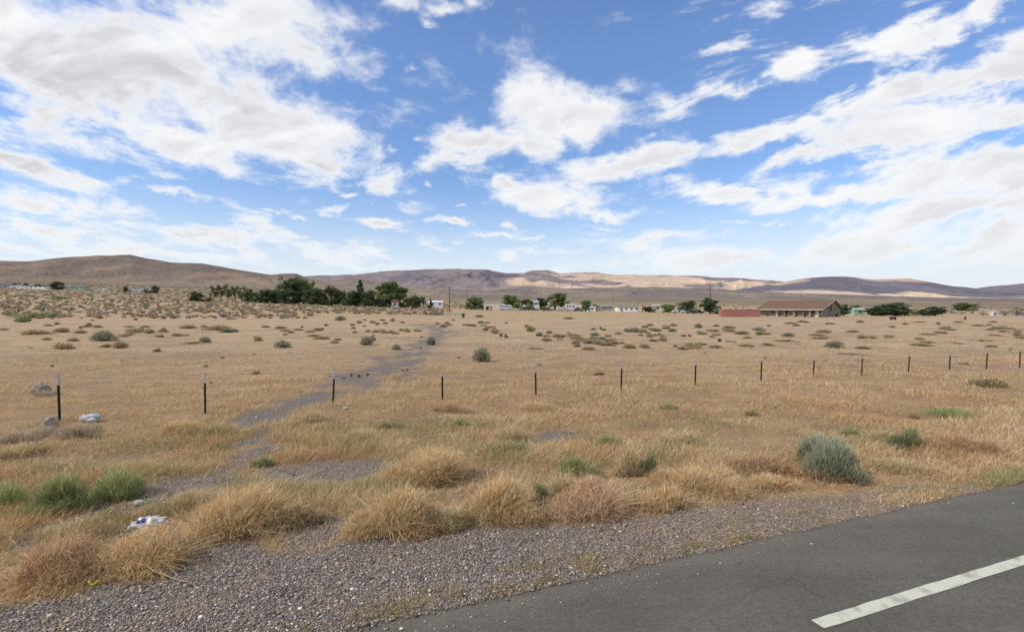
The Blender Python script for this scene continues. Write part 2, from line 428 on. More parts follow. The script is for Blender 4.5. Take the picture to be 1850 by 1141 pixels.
def col_left(PX, py, rd, X, Y):
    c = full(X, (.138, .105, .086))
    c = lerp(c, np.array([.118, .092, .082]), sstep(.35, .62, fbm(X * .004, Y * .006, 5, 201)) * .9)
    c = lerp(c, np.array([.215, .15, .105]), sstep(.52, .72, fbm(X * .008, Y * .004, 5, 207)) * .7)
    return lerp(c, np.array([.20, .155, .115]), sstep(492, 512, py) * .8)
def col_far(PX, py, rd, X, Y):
    c = full(X, (.175, .145, .155))  # violet base colour includes painted distance haze
    c = lerp(c, np.array([.105, .093, .125]), sstep(.45, .6, fbm(X * .0011, Y * .0013, 5, 211)) * sstep(522, 500, py))  # cloud shadows painted as dark violet patches
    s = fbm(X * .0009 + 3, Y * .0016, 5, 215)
    tan = sstep(.47, .56, s) * sstep(860, 1020, PX) * sstep(486, 497, py)  # mask for slopes painted tan as if sunlit
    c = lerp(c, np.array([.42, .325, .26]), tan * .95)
    sun_strip = sstep(6, 2, np.abs(py - np.interp(PX, [880, 940, 1010, 1100, 1200, 1300, 1400], [513, 510, 518, 508, 507, 514, 518]))) * sstep(895, 930, PX) * sstep(.35, .45, fbm(X * .002, Y * .004, 4, 217))  # narrow strip of sunlight painted along the slope
    c = lerp(c, np.array([.45, .35, .275]), sun_strip)
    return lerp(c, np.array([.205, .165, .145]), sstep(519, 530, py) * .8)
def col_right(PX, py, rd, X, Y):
    c = full(X, (.125, .115, .15))  # blue violet base colour, haze painted in
    c = lerp(c, np.array([.095, .088, .118]), sstep(.4, .6, fbm(X * .0013, Y * .0013, 5, 221)))  # darker patches paint cloud shadow on the range
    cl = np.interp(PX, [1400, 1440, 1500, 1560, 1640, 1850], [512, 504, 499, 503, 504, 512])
    c = lerp(c, np.array([.40, .29, .235]), sstep(5, 1, py - cl) * sstep(.4, .5, fbm(X * .002, Y * .002, 4, 223)) * .9)  # sunlight on the crest painted in tan
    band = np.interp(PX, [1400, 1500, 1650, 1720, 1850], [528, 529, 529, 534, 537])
    return lerp(c, np.array([.45, .365, .28]), sstep(-2, 1.5, py - band))  # sunlit foot of the range painted pale tan
def col_mid(PX, py, rd, X, Y):
    c = full(X, (.130, .108, .105))
    return lerp(c, np.array([.185, .155, .125]), sstep(.4, .65, fbm(X * .003, Y * .003, 5, 231)))
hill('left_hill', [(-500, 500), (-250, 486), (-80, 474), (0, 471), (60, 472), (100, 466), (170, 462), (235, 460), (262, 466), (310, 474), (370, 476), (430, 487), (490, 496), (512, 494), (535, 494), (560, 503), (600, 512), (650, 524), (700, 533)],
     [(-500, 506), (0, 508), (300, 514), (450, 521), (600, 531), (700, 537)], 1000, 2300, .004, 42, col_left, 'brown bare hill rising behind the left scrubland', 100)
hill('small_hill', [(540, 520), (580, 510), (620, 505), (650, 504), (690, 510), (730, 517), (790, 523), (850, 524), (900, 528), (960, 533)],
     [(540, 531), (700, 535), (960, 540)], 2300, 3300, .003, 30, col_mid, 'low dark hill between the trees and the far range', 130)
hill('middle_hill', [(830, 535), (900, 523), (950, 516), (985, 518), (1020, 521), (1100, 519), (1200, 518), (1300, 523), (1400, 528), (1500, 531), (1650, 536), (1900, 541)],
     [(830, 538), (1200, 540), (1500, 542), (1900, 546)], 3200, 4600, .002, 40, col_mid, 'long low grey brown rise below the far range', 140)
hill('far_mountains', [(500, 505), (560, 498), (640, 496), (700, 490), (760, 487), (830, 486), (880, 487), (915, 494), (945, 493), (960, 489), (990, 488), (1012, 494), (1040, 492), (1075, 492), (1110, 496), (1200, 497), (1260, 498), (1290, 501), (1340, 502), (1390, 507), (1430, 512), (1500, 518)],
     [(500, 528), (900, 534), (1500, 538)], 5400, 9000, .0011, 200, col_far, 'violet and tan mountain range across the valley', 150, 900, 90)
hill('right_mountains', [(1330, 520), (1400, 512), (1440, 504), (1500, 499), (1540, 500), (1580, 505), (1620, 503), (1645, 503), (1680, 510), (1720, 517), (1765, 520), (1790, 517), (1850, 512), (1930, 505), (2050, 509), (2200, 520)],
     [(1330, 537), (1850, 543), (2200, 546)], 5000, 7600, .0012, 130, col_right, 'dark blue grey mountains at the right with painted sunlit foot', 160, 800, 80)

# ================================================================== GROUND COVER
STRAW = np.array([[.49, .35, .175], [.43, .295, .14], [.54, .415, .235], [.37, .24, .12], [.45, .31, .18], [.58, .47, .29]])
GREEN = np.array([[.19, .23, .09], [.24, .26, .11], [.15, .18, .08], [.32, .31, .15]])
def pick(pal, n, j=.14):
    c = pal[rng.integers(0, len(pal), n)]; g_ = c.mean(1, keepdims=True); c = (c * .90 + g_ * .10) * 1.36
    return np.clip(c * (1 + rng.normal(0, j, (n, 1))), .01, .92)
def scatter_px(n, pylo, pyhi, power=1.0, pxlo=-260, pxhi=2110):
    px = rng.uniform(pxlo, pxhi, n); py = pylo + (pyhi - pylo) * rng.uniform(0, 1, n) ** power
    return Gxy(px, py)
CLR = [(float(a[0]), float(a[1]), r_) for a, r_ in ((Gxy(250, 975), .42), (Gxy(157, 764), .5), (Gxy(243, 918), .2), (Gxy(1172, 864), .3), (Gxy(160, 1070), .12))]
def clear(x, y):
    k = np.ones(len(x), bool)
    for cx_, cy_, r_ in CLR: k &= np.hypot(x - cx_, (y - cy_) * .8) > r_
    return k
def grass_cover():
    x, y = scatter_px(620000, 596, 1230, 1.25)
    ea = rng.uniform(-3.5, 14, 26000); es_ = np.abs(rng.normal(0, .2, 26000)) + .02; wk = rng.uniform(0, 1, 26000) < .25 + .75 * np.interp(ea, [-3, 1, 6], [.5, .35, 1]); ea, es_ = ea[wk], es_[wk]; x = np.append(x, -1.23 + ea * .93 - es_ * .368); y = np.append(y, 3.98 + ea * .368 + es_ * .93)
    s = edge_s(x, y); g = gravel_mask(x, y)
    dn = fbm(x * .9, y * .9, 4, 300); big = fbm(x * .25, y * .25, 3, 310)
    pr = (1 - g * .965) * np.clip(sstep(.34, .6, dn) * 1.1 + .12, 0, 1)
    en = fbm(x * 1.7, y * 1.7, 4, 345)
    pr = np.maximum(pr, 1.0 * sstep(.5, .2, s - (en - .5) * 1.2) * sstep(.34, .5, en))
    pr = np.maximum(pr, .35 * sstep(.58, .68, fbm(x * .8, y * .8, 4, 347)))
    keep = clear(x, y) & (s > .02) & (rng.uniform(0, 1, len(x)) < pr)
    x, y, g, dn, big, s = x[keep], y[keep], g[keep], dn[keep], big[keep], s[keep]
    n = len(x)
    green = fbm(x * .55 + 40, y * .55, 4, 320)
    band = sstep(5, 6.5, y) * sstep(13.5, 10.5, y)
    isg = rng.uniform(0, 1, n) < sstep(.52, .68, green) * .7 * (band * .9 + .06)
    h = (.045 + .16 * sstep(.35, .75, dn)) * rng.uniform(.5, 1.5, n)
    h *= np.interp(y, [3, 6, 12, 16, 30, 70], [.55, .7, .75, .7, .62, .6]) * (1 - .7 * g) * np.interp(s, [0, .6, 2], [.8, .6, 1])
    h *= .7 + .6 * sstep(.4, .65, big); h *= np.interp(y, [8, 12, 20], [1, .85, .8]); h *= 1 + .9 * sstep(.55, .72, fbm(x * 2.1, y * 2.1, 3, 352)) * sstep(10, 16, y)
    col = pick(STRAW, n); pk = np.array([.60, .465, .33])
    f = sstep(14, 34, y)[:, None] * .65; col = col * (1 - f) + pk * f * (1 + rng.normal(0, .1, (n, 1)))
    red = sstep(.5, .7, fbm(x * .7, y * .7, 3, 330))[:, None] * .55; col = col * (1 - red) + col * np.array([.92, .78, .64]) * red
    col[isg] = pick(GREEN, isg.sum()); 
    ed = (s < .5) & (rng.uniform(0, 1, n) < .6) & (fbm(x * 2, y * 2, 3, 340) > .45); col[ed] = pick(np.array([[.24, .22, .08], [.30, .26, .10], [.18, .18, .07], [.38, .27, .14], [.34, .22, .11]]), ed.sum())
    h[ed] = rng.uniform(.02, .06, ed.sum())
    lean = rng.normal(0, .75, (n, 2)); lean[:, 0] += .4
    d = np.column_stack([lean * h[:, None], h])
    w = np.interp(y, [3, 8, 16, 40], [.0045, .006, .011, .028]) * rng.uniform(.7, 1.4, n)
    b = np.column_stack([x, y, terr(x, y) - .01])
    V, Fc, T, C = blades(b, d, w, col * .75, np.minimum(col * 1.18, .95))
    me = np_mesh('dry_grass', V, Fc, T, C, [M_VEG])
    tag(add_obj('dry_grass', me), 'short dry straw coloured grass covering the verge and field', 'grass', kind='stuff')
grass_cover()
def tangles():
    x, y = scatter_px(430000, 690, 1150, 1.0)
    s = edge_s(x, y); g = gravel_mask(x, y)
    f = fbm(x * 1.1, y * 1.3, 4, 401); f2 = fbm(x * .4, y * .4, 3, 405)
    a = x * .93 + y * .368; lim = np.interp(a, _ga, _gs)
    H = sstep(.49, .74, f + (f2 - .5) * .35) * sstep(0, .5, s - lim) * (1 - g) * np.interp(y, [3, 6.5, 10, 12.5, 17], [.17, .19, .17, .12, .07])
    k = clear(x, y) & (H > .015) & (rng.uniform(0, 1, len(x)) < .25 + H * 5); x, y, H = x[k], y[k], H[k]; n = len(x)
    u_ = rng.uniform(0, 1, n); L = rng.uniform(.03, .1, n) * np.interp(y, [4, 15], [1, 1.5])
    d = rng.normal(0, .8, (n, 3)) + np.array([.35, 0, .25]); d /= np.linalg.norm(d, axis=1)[:, None]; d *= L[:, None]
    z = u_ * H; d[:, 2] = np.maximum(d[:, 2], -z * .9)
    col = pick(np.concatenate([STRAW, STRAW * 1.08, np.array([[.56, .35, .17], [.50, .31, .14], [.42, .25, .12]])]), n)
    gr = fbm(x * .6 + 4, y * .6, 4, 411); rd = fbm(x * .7, y * .7, 3, 330)
    ig = rng.uniform(0, 1, n) < sstep(.52, .66, gr) * .6; col[ig] = pick(GREEN, ig.sum())
    ro = sstep(.48, .66, rd)[:, None] * .5; col = col * (1 - ro) + col * np.array([.98, .74, .56]) * ro
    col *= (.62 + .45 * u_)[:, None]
    b = np.column_stack([x, y, terr(x, y) + z])
    V, Fc, T, C = blades(b, d, np.interp(y, [4, 8, 16], [.0045, .006, .010]) * rng.uniform(.7, 1.3, n), col * .85, np.minimum(col * 1.1, .95), rng.normal(0, .28, (n, 3)) * L[:, None])
    tag(add_obj('tangled_dry_weeds', np_mesh('tangled_dry_weeds', V, Fc, T, C, [M_VEG])), 'low tangled dry weeds filling the verge between the brush mounds', 'weeds', kind='stuff')
tangles()

def straw_litter():       # fallen flat stems
    x, y = scatter_px(60000, 640, 1230, 1.1)
    s = edge_s(x, y); g = gravel_mask(x, y); k = (s > -.02) & (rng.uniform(0, 1, len(x)) < 1 - .985 * g)
    x, y = x[k], y[k]; n = len(x); a = rng.normal(.5, .9, n); L = rng.uniform(.05, .28, n)
    d = np.column_stack([np.cos(a) * L, np.sin(a) * L, rng.uniform(-.01, .06, n)])
    b = np.column_stack([x, y, terr(x, y) + .012]); col = pick(STRAW * 1.1, n)
    V, Fc, T, C = blades(b, d, np.full(n, .005), col * .9, col)
    tag(add_obj('fallen_straw', np_mesh('fallen_straw', V, Fc, T, C, [M_VEG])), 'loose fallen straw stems lying over the verge', 'straw', kind='stuff')
straw_litter()

def stones(x, y, r, col, name, label):
    n = len(x)
    o = np.array([[1, 0, 0], [0, 1, 0], [-1, 0, 0], [0, -1, 0], [0, 0, 1], [0, 0, -1.]])
    o = np.concatenate([o, np.array([[.6, .6, .5], [-.6, .6, .5], [-.6, -.6, .5], [.6, -.6, .5]])])
    V = o[None] * rng.uniform(.6, 1.25, (n, 10, 3)) * r[:, None, None]
    V[..., 2] *= .7
    a = rng.uniform(0, 2 * PI, n); c, s_ = np.cos(a)[:, None], np.sin(a)[:, None]
    vx = V[..., 0] * c - V[..., 1] * s_; vy = V[..., 0] * s_ + V[..., 1] * c
    V = np.stack([vx + x[:, None], vy + y[:, None], V[..., 2] + (np.where(edge_s(x, y) < .04, np.maximum(terr(x, y), .002), terr(x, y)) + r * .25)[:, None]], -1)
    f = np.array([[0, 6, 9], [0, 1, 6], [1, 7, 6], [1, 2, 7], [2, 8, 7], [2, 3, 8], [3, 9, 8], [3, 0, 9], [6, 7, 4], [7, 8, 4], [8, 9, 4], [9, 6, 4], [1, 0, 5], [2, 1, 5], [3, 2, 5], [0, 3, 5]])
    Fc = ((np.arange(n) * 10)[:, None, None] + f[None]).ravel()
    me = np_mesh(name, V.reshape(-1, 3), Fc, np.full(n * len(f), 3), np.repeat(col, 10, 0), [M_STONE])
    tag(add_obj(name, me), label, 'gravel', kind='stuff')
M_STONE = veg_mat('stone_faces', 0)
x, y = scatter_px(120000, 640, 1240, .62)
g = gravel_mask(x, y); s = edge_s(x, y)
k = (s > np.where(rng.uniform(0, 1, len(s)) < .12, -.5, -.04) * rng.uniform(0, 1, len(s))) & (rng.uniform(0, 1, len(x)) < g ** 1.5 * np.interp(y, [3, 9, 14, 30], [1, .8, .5, .3]) + .01); x, y = x[k], y[k]; n = len(x)
pal = np.array([[.17, .155, .16], [.12, .115, .125], [.24, .22, .22], [.20, .165, .14], [.08, .075, .08], [.30, .28, .27], [.15, .15, .175]])
pal = pal * np.array([1.13, 1.0, .86]); c = pick(pal, n, .2); wh = rng.uniform(0, 1, n) < .012; c[wh] = .6
r = np.exp(rng.normal(math.log(.0072), .42, n)); r = np.clip(r, .004, .024) * np.interp(y, [3, 8, 20], [1, 1.1, 1.7])
stones(x, y, r, c, 'gravel', 'loose grey roadside gravel along the asphalt edge and old track')

# ================================================================== BRUSH
def mound(w, h, n, pal, tw=.006, tl=(.06, .2), up=.35, fuzz=1.0, dep=1.0, dark=.56, lean=.15, lobes=True, nl=5, stiff=.7, stems=9, curl=.12):
    """mound of fine curled dry twigs; unit: metres; origin at ground centre"""
    a = rng.uniform(0, 2 * PI, n); cz = rng.uniform(0, 1, n) ** .8; rr = rng.uniform(0, 1, n) ** .38
    li = rng.integers(0, nl, n); lo = np.column_stack([rng.uniform(-.36, .36, nl), rng.uniform(-.3, .3, nl), rng.uniform(.28, .62, nl), rng.uniform(.4, 1.1, nl)]); lo[:, 3] *= 1 - np.abs(lo[:, 0]) * .9; lo[0] = (rng.uniform(-.1, .1), 0, .62, 1.0)
    lump = .75 + .5 * fbm(np.cos(a) * 2.2 + 9 + cz * 2, np.sin(a) * 2.2 + 5, 3, int(rng.integers(1, 9999)))
    rad = np.sqrt(np.clip(1 - cz * cz, 0, 1)) * rr * lump
    if lobes:
        x = (np.cos(a) * rad * lo[li, 2] + lo[li, 0] * 2 * .85) * w / 2; y = (np.sin(a) * rad * lo[li, 2] + lo[li, 1] * 2 * .85) * w / 2 * dep; z = cz * rr * h * lump * .8 * lo[li, 3]
    else:
        x = np.cos(a) * rad * w / 2; y = np.sin(a) * rad * w / 2 * dep; z = cz * rr * h * lump * .9
    p = np.column_stack([x + lean * z, y, z])
    z = np.maximum(z, 0); out = np.column_stack([x / (w / 2), y / (w / 2 * dep), z / h + .15]); out /= np.linalg.norm(out, axis=1)[:, None] + 1e-6
    d = out * stiff + rng.normal(0, .55 * fuzz, (n, 3)) + np.array([.12, 0, up]); d /= np.linalg.norm(d, axis=1)[:, None]
    L = rng.uniform(*tl, n); d = d * L[:, None]
    d[:, 2] = np.maximum(d[:, 2], -p[:, 2] * .9)
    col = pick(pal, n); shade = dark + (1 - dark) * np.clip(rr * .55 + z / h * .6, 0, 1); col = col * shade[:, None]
    # long stems from the root
    m = max(12, n // stems); a2 = rng.uniform(0, 2 * PI, m); e2 = rng.uniform(.1, 1, m)
    tip = np.column_stack([np.cos(a2) * w / 2 * np.sqrt(1 - e2 ** 2) + lean * h * e2, np.sin(a2) * w / 2 * dep * np.sqrt(1 - e2 ** 2), e2 * h]) * rng.uniform(.6, 1.3, (m, 1))
    b2 = np.column_stack([rng.normal(0, w * .05, m), rng.normal(0, w * .05, m), np.zeros(m)]); c2 = pick(pal, m)
    bend = np.column_stack([np.zeros(m), np.zeros(m), rng.uniform(.02, .14, m) * h])
    return merge([blades(p, d, np.full(n, tw) * rng.uniform(.6, 1.3, n), col * .85, col * 1.05, rng.normal(0, curl, (n, 3)) * L[:, None]), blades(b2, tip - b2, np.full(m, tw * 1.4), c2 * .7, c2 * 1.05, bend)])
ORANGE = np.array([[.60, .37, .165], [.53, .31, .13], [.64, .44, .215], [.45, .255, .105], [.66, .51, .30]])
ORANGE = np.concatenate([ORANGE * np.array([1.03, 1.02, 1.04]), np.array([[.62, .50, .30], [.56, .44, .25]])])
BROWN = np.array([[.46, .28, .15], [.52, .34, .19], [.38, .22, .12], [.56, .41, .25]])
PINK = np.array([[.55, .35, .22], [.58, .39, .24], [.48, .30, .19], [.62, .46, .29]])
PALE = np.array([[.55, .43, .24], [.48, .36, .18], [.60, .49, .30], [.42, .31, .16]])
GREY = np.array([[.38, .30, .215], [.44, .355, .26], [.32, .25, .18], [.52, .41, .28]])
GREENW = np.array([[.22, .26, .085], [.27, .31, .11], [.175, .21, .07], [.34, .36, .15], [.45, .42, .21]])
DKGREEN = np.array([[.125, .155, .065], [.165, .19, .085], [.10, .125, .055], [.24, .22, .10]])
SAGE = np.array([[.27, .30, .20], [.32, .35, .24], [.215, .24, .165], [.38, .39, .28], [.43, .38, .25]])
SAGEG = np.array([[.215, .212, .145], [.26, .25, .17], [.165, .165, .112], [.32, .30, .205]])
OLIVE = np.array([[.29, .235, .115], [.34, .275, .14], [.235, .185, .09], [.40, .32, .18]])
RUST = np.array([[.29, .195, .11], [.35, .24, .14], [.23, .15, .085], [.40, .30, .18]])
def brush(name, label, cat, px, py, wpx, hpx, pal, n, group=None, **k):
    p = G(px, py); sc = p.y / F
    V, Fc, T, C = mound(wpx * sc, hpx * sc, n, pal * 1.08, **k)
    o = add_obj(name, np_mesh(name, V, Fc, T, C, [M_VEG])); o.location = p - Vector((0, 0, .01))
    o.location.y += wpx * sc * .5 * k.get('dep', 1) * .55; o.location.x += .0
    return tag(o, label, cat, group)
BR = [
 ('dry_brush', 'ragged straw brush linking the widest mound to the one on its right', 800, 968, 110, 62, PALE, 3600),
 ('dry_brush', 'pale loose brush right behind the pink tinged mound', 1015, 905, 120, 55, PALE, 3800),
 ('dry_brush', 'thin golden brush right of the pink tinged mound, at the gravel edge', 1220, 925, 130, 52, ORANGE, 4200),
 ('dry_brush', 'faint straw brush left of the widest mound beside the gravel', 545, 950, 80, 45, PALE, 2400),
 ('dry_brush', 'golden brush below the sagebrush\'s left side', 1410, 895, 130, 40, ORANGE, 3600),
 ('dry_brush', 'pale brush left behind the tall golden clump', 330, 930, 120, 50, PALE, 3400),
 ('dry_brush', 'orange dry brush mound behind the yellow scrap, just right of the plastic bag\'s near side', 235, 1048, 250, 98, ORANGE, 9000),
 ('dry_brush', 'brown dry brush mound at the lower left corner beside the gravel', 45, 1070, 230, 100, BROWN, 7500),
 ('dry_brush', 'low straw brush left of the plastic bag with the blue patch', 105, 985, 190, 34, PALE, 4500),
 ('dry_brush', 'tall golden dry brush clump right of the bag with the blue patch', 405, 985, 235, 128, ORANGE, 10000),
 ('dry_brush', 'wide rust orange brush mound reaching furthest onto the gravel', 690, 982, 220, 125, ORANGE, 11000),
 ('dry_brush', 'golden brush mound standing behind the wide rust orange mound', 765, 885, 230, 88, ORANGE, 9000),
 ('dry_brush', 'orange brush mound between the widest mound and the pink tinged one', 900, 953, 185, 108, ORANGE, 9500),
 ('dry_brush', 'pink tinged brush mound with a flat top at the gravel edge', 1090, 942, 225, 82, PINK, 9500),
 ('dry_brush', 'upright pale straw clump just left of the small dark green weed', 1140, 862, 78, 72, PALE, 3600),
 ('dry_brush', 'long low straw brush behind the white crumpled scrap', 1285, 900, 220, 58, ORANGE, 7500),
 ('dry_brush', 'reddish brown brush mound left of the blue green sagebrush', 1385, 862, 150, 58, BROWN, 5500),
 ('dry_brush', 'flat reddish brown brush patch at the right edge above the road', 1775, 823, 200, 38, BROWN, 6000),
 ('dry_brush', 'small pale yellow grass tuft alone beyond the verge', 1359, 752, 30, 24, PALE, 900),
 ('dry_brush', 'straw clump over the old gravel strip, left of the golden mound', 640, 800, 110, 30, PALE, 2200),
 ('dry_brush', 'pale clump just behind the orange and golden mounds', 925, 800, 110, 40, PALE, 2800),
 ('dry_brush', 'loose straw clump right of the upright pale clump', 1240, 810, 110, 42, PALE, 2800),
 ('dry_brush', 'pale clump between the sagebrush and the dark green weed', 1600, 800, 90, 32, PALE, 2200),
 ('dry_brush', 'orange clump below the second fence post from the left', 300, 790, 120, 42, ORANGE, 3200),
 ('dry_brush', 'straw clump right of the gravel strip under the third fence post', 560, 765, 90, 30, PALE, 1800),
 ('dry_brush', 'rusty clump at the foot of the fourth fence post', 810, 748, 90, 26, BROWN, 2000),
 ('dry_brush', 'low straw clump below the fifth fence post', 960, 745, 110, 26, ORANGE, 2200),
 ('dry_brush', 'faded straw brush far left of the tall green weeds', 20, 830, 110, 38, PALE, 2200),
 ('dry_brush', 'thin straw fringe at the right of the sagebrush by the road', 1640, 855, 140, 22, PALE, 2600),
 ('dead_brush', 'low dead twigs at the foot of the farther boulder', 70, 716, 60, 12, GREY, 1400),
 ('dead_brush', 'grey dead twigs in front of the nearer boulder', 60, 790, 80, 20, GREY, 2400),
 ('dead_brush', 'wide grey dead brush at the foot of the first fence post', 120, 797, 110, 40, GREY, 3000),
 ('dead_brush', 'low grey dead brush at the left edge near the fence', 20, 800, 70, 28, GREY, 1600),
 ('dead_brush', 'flat grey brush patch left of the second fence post', 310, 782, 58, 14, GREY, 1200),
 ('dead_brush', 'brown tumbleweed lying alone beyond the sixth fence post', 1082, 678, 24, 14, RUST, 700),
 ('dead_brush', 'grey brown tumbleweed beyond the gap of the second and third posts', 456, 676, 26, 16, GREY, 700),
]
for nm, lb, px, py, w, h, pal, n in BR:
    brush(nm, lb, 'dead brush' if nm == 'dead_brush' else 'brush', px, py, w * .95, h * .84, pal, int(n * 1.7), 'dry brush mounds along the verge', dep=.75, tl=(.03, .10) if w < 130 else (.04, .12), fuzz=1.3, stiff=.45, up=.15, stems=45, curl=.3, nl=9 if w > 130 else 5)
GW = [
 ('yellow green weeds filling the gap of the two biggest green clumps', 130, 925, 90, 36, 2600, GREENW * 1.05),
 ('thin green fringe in front of the large bright green clump', 40, 945, 110, 26, 2400, GREENW * .9),
 ('large bright green weed clump near the left edge of the verge', 75, 932, 140, 76, 7500, GREENW * .85),
 ('yellowish green weed clump right of the large green clump', 192, 908, 115, 66, 5500, GREENW * 1.1),
 ('green weed half cut off by the left edge of the frame', -15, 925, 90, 55, 3200, GREENW),
 ('green weed cluster behind the pink tinged brush mound', 1042, 868, 95, 38, 3200, GREENW * .85),
 ('small green weed patch beyond the upright pale clump', 1098, 812, 62, 28, 1500, GREENW),
 ('narrow dark green weed between the pale clump and the straw brush', 1175, 862, 32, 48, 1300, DKGREEN * 1.3),
 ('dark leafy weed squeezed between the orange and pink mounds', 970, 912, 34, 40, 1300, DKGREEN),
 ('tiny bright green weed on the old gravel strip', 468, 846, 40, 20, 900, GREENW),
 ('small green weed below the second fence post', 392, 812, 32, 12, 500, GREENW),
 ('soft green weed left of the upright pale clump, mid verge', 925, 822, 62, 26, 1300, GREENW),
 ('dark green rounded weed right of the sagebrush', 1652, 815, 66, 48, 3200, DKGREEN * 1.25),
 ('long low green weed strip at the right below the far posts', 1740, 757, 150, 17, 2600, GREENW),
 ('short green weed behind the sagebrush', 1542, 792, 56, 18, 1100, GREENW * .9),
 ('green weed under the white plastic bag by the fence', 158, 783, 40, 16, 800, GREENW * .8),
 ('small green patch between the sixth and seventh fence posts', 1215, 740, 50, 11, 700, GREENW),
 ('green patch at the foot of the second fence post', 385, 785, 38, 18, 700, GREENW),
 ('small green weed between the third and fourth fence posts', 702, 776, 50, 13, 700, GREENW * .85),
 ('small green weed below the fourth fence post', 832, 770, 36, 13, 600, GREENW),
 ('dark green weed behind the gap of the two largest orange mounds', 540, 935, 46, 28, 1200, DKGREEN * 1.3),
 ('green low weed at the left edge below the grey brush', 30, 822, 90, 14, 1200, GREENW),
]
for lb, px, py, w, h, n, pal in GW:
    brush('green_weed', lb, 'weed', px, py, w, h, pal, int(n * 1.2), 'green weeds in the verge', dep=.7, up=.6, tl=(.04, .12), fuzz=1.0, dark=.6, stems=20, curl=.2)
# big sagebrush
def sage(name, label, px, py, wpx, hpx, n, pal, tw=.007):
    p = G(px, py); sc = p.y / F; w = wpx * sc; h = hpx * sc
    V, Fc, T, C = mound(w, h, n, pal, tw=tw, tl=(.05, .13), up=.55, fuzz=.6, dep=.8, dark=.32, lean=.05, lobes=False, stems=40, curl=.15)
    root = empty(name, p + Vector((0, w * .3, 0)), label=label, cat='sagebrush', group='sagebrush plants')
    add_obj('foliage', np_mesh('foliage', V, Fc, T, C, [M_VEG]), root)
    mb = MB()
    for i in range(9):
        a = i * 2.4; mb.tube((0, 0, -.02), (math.cos(a) * w * .25, math.sin(a) * w * .2, h * .5), .018, .007, 6)
    mb.build('stem', M_BARK, root)
    return root
M_BARK = plain('bark', (.13, .095, .07), .9, .25, 8, bump=.4)
sage('sagebrush', 'large blue green sagebrush standing right at the roadside', 1522, 874, 94, 70, 13000, SAGE)
sage('sagebrush', 'back half of the blue green roadside sagebrush, smaller and to the left', 1486, 840, 66, 48, 6000, SAGE)
sage('sagebrush', 'small grey green sprig at the right foot of the roadside sagebrush', 1556, 878, 24, 30, 1200, SAGE)

# mid-field shrubs -----------------------------------------------------
def unit_shrub(pal, n, dark=.42, tw=.035, h=.55, up=.5):
    V, Fc, T, C = mound(1.0, h, n, pal * 1.15, tw=tw, tl=(.08, .2), up=up, fuzz=.6, dep=.9, dark=dark, lean=0, lobes=random.random() < .5)
    return np_mesh('shrub', V, Fc, T, C, [M_VEG])
PROTO = {}
for key, pal in (('sage', SAGEG), ('olive', OLIVE), ('rust', RUST), ('grey', GREY * .9), ('dkg', DKGREEN * 1.5)):
    PROTO[key] = [unit_shrub(pal, 700) for _ in range(4)]
WORD = {'sage': 'grey green sagebrush', 'olive': 'olive brown rabbitbrush', 'rust': 'rust brown dry shrub', 'grey': 'grey dead shrub', 'dkg': 'dark green shrub'}
shr = []
def shrub(px, py, wpx, hpx, key, label=None, group=None):
    p = G(px, py); sc = p.y / F
    o = add_obj('sagebrush' if key == 'sage' else 'shrub', random.choice(PROTO[key]))
    o.location = p + Vector((0, 0, -.02)); o.scale = (wpx * sc, wpx * sc * .9, hpx * sc / .55); o.rotation_euler = (0, 0, random.uniform(0, 6.28))
    tag(o, label, 'shrub', group or 'shrubs scattered over the dry field'); shr.append(o); return o
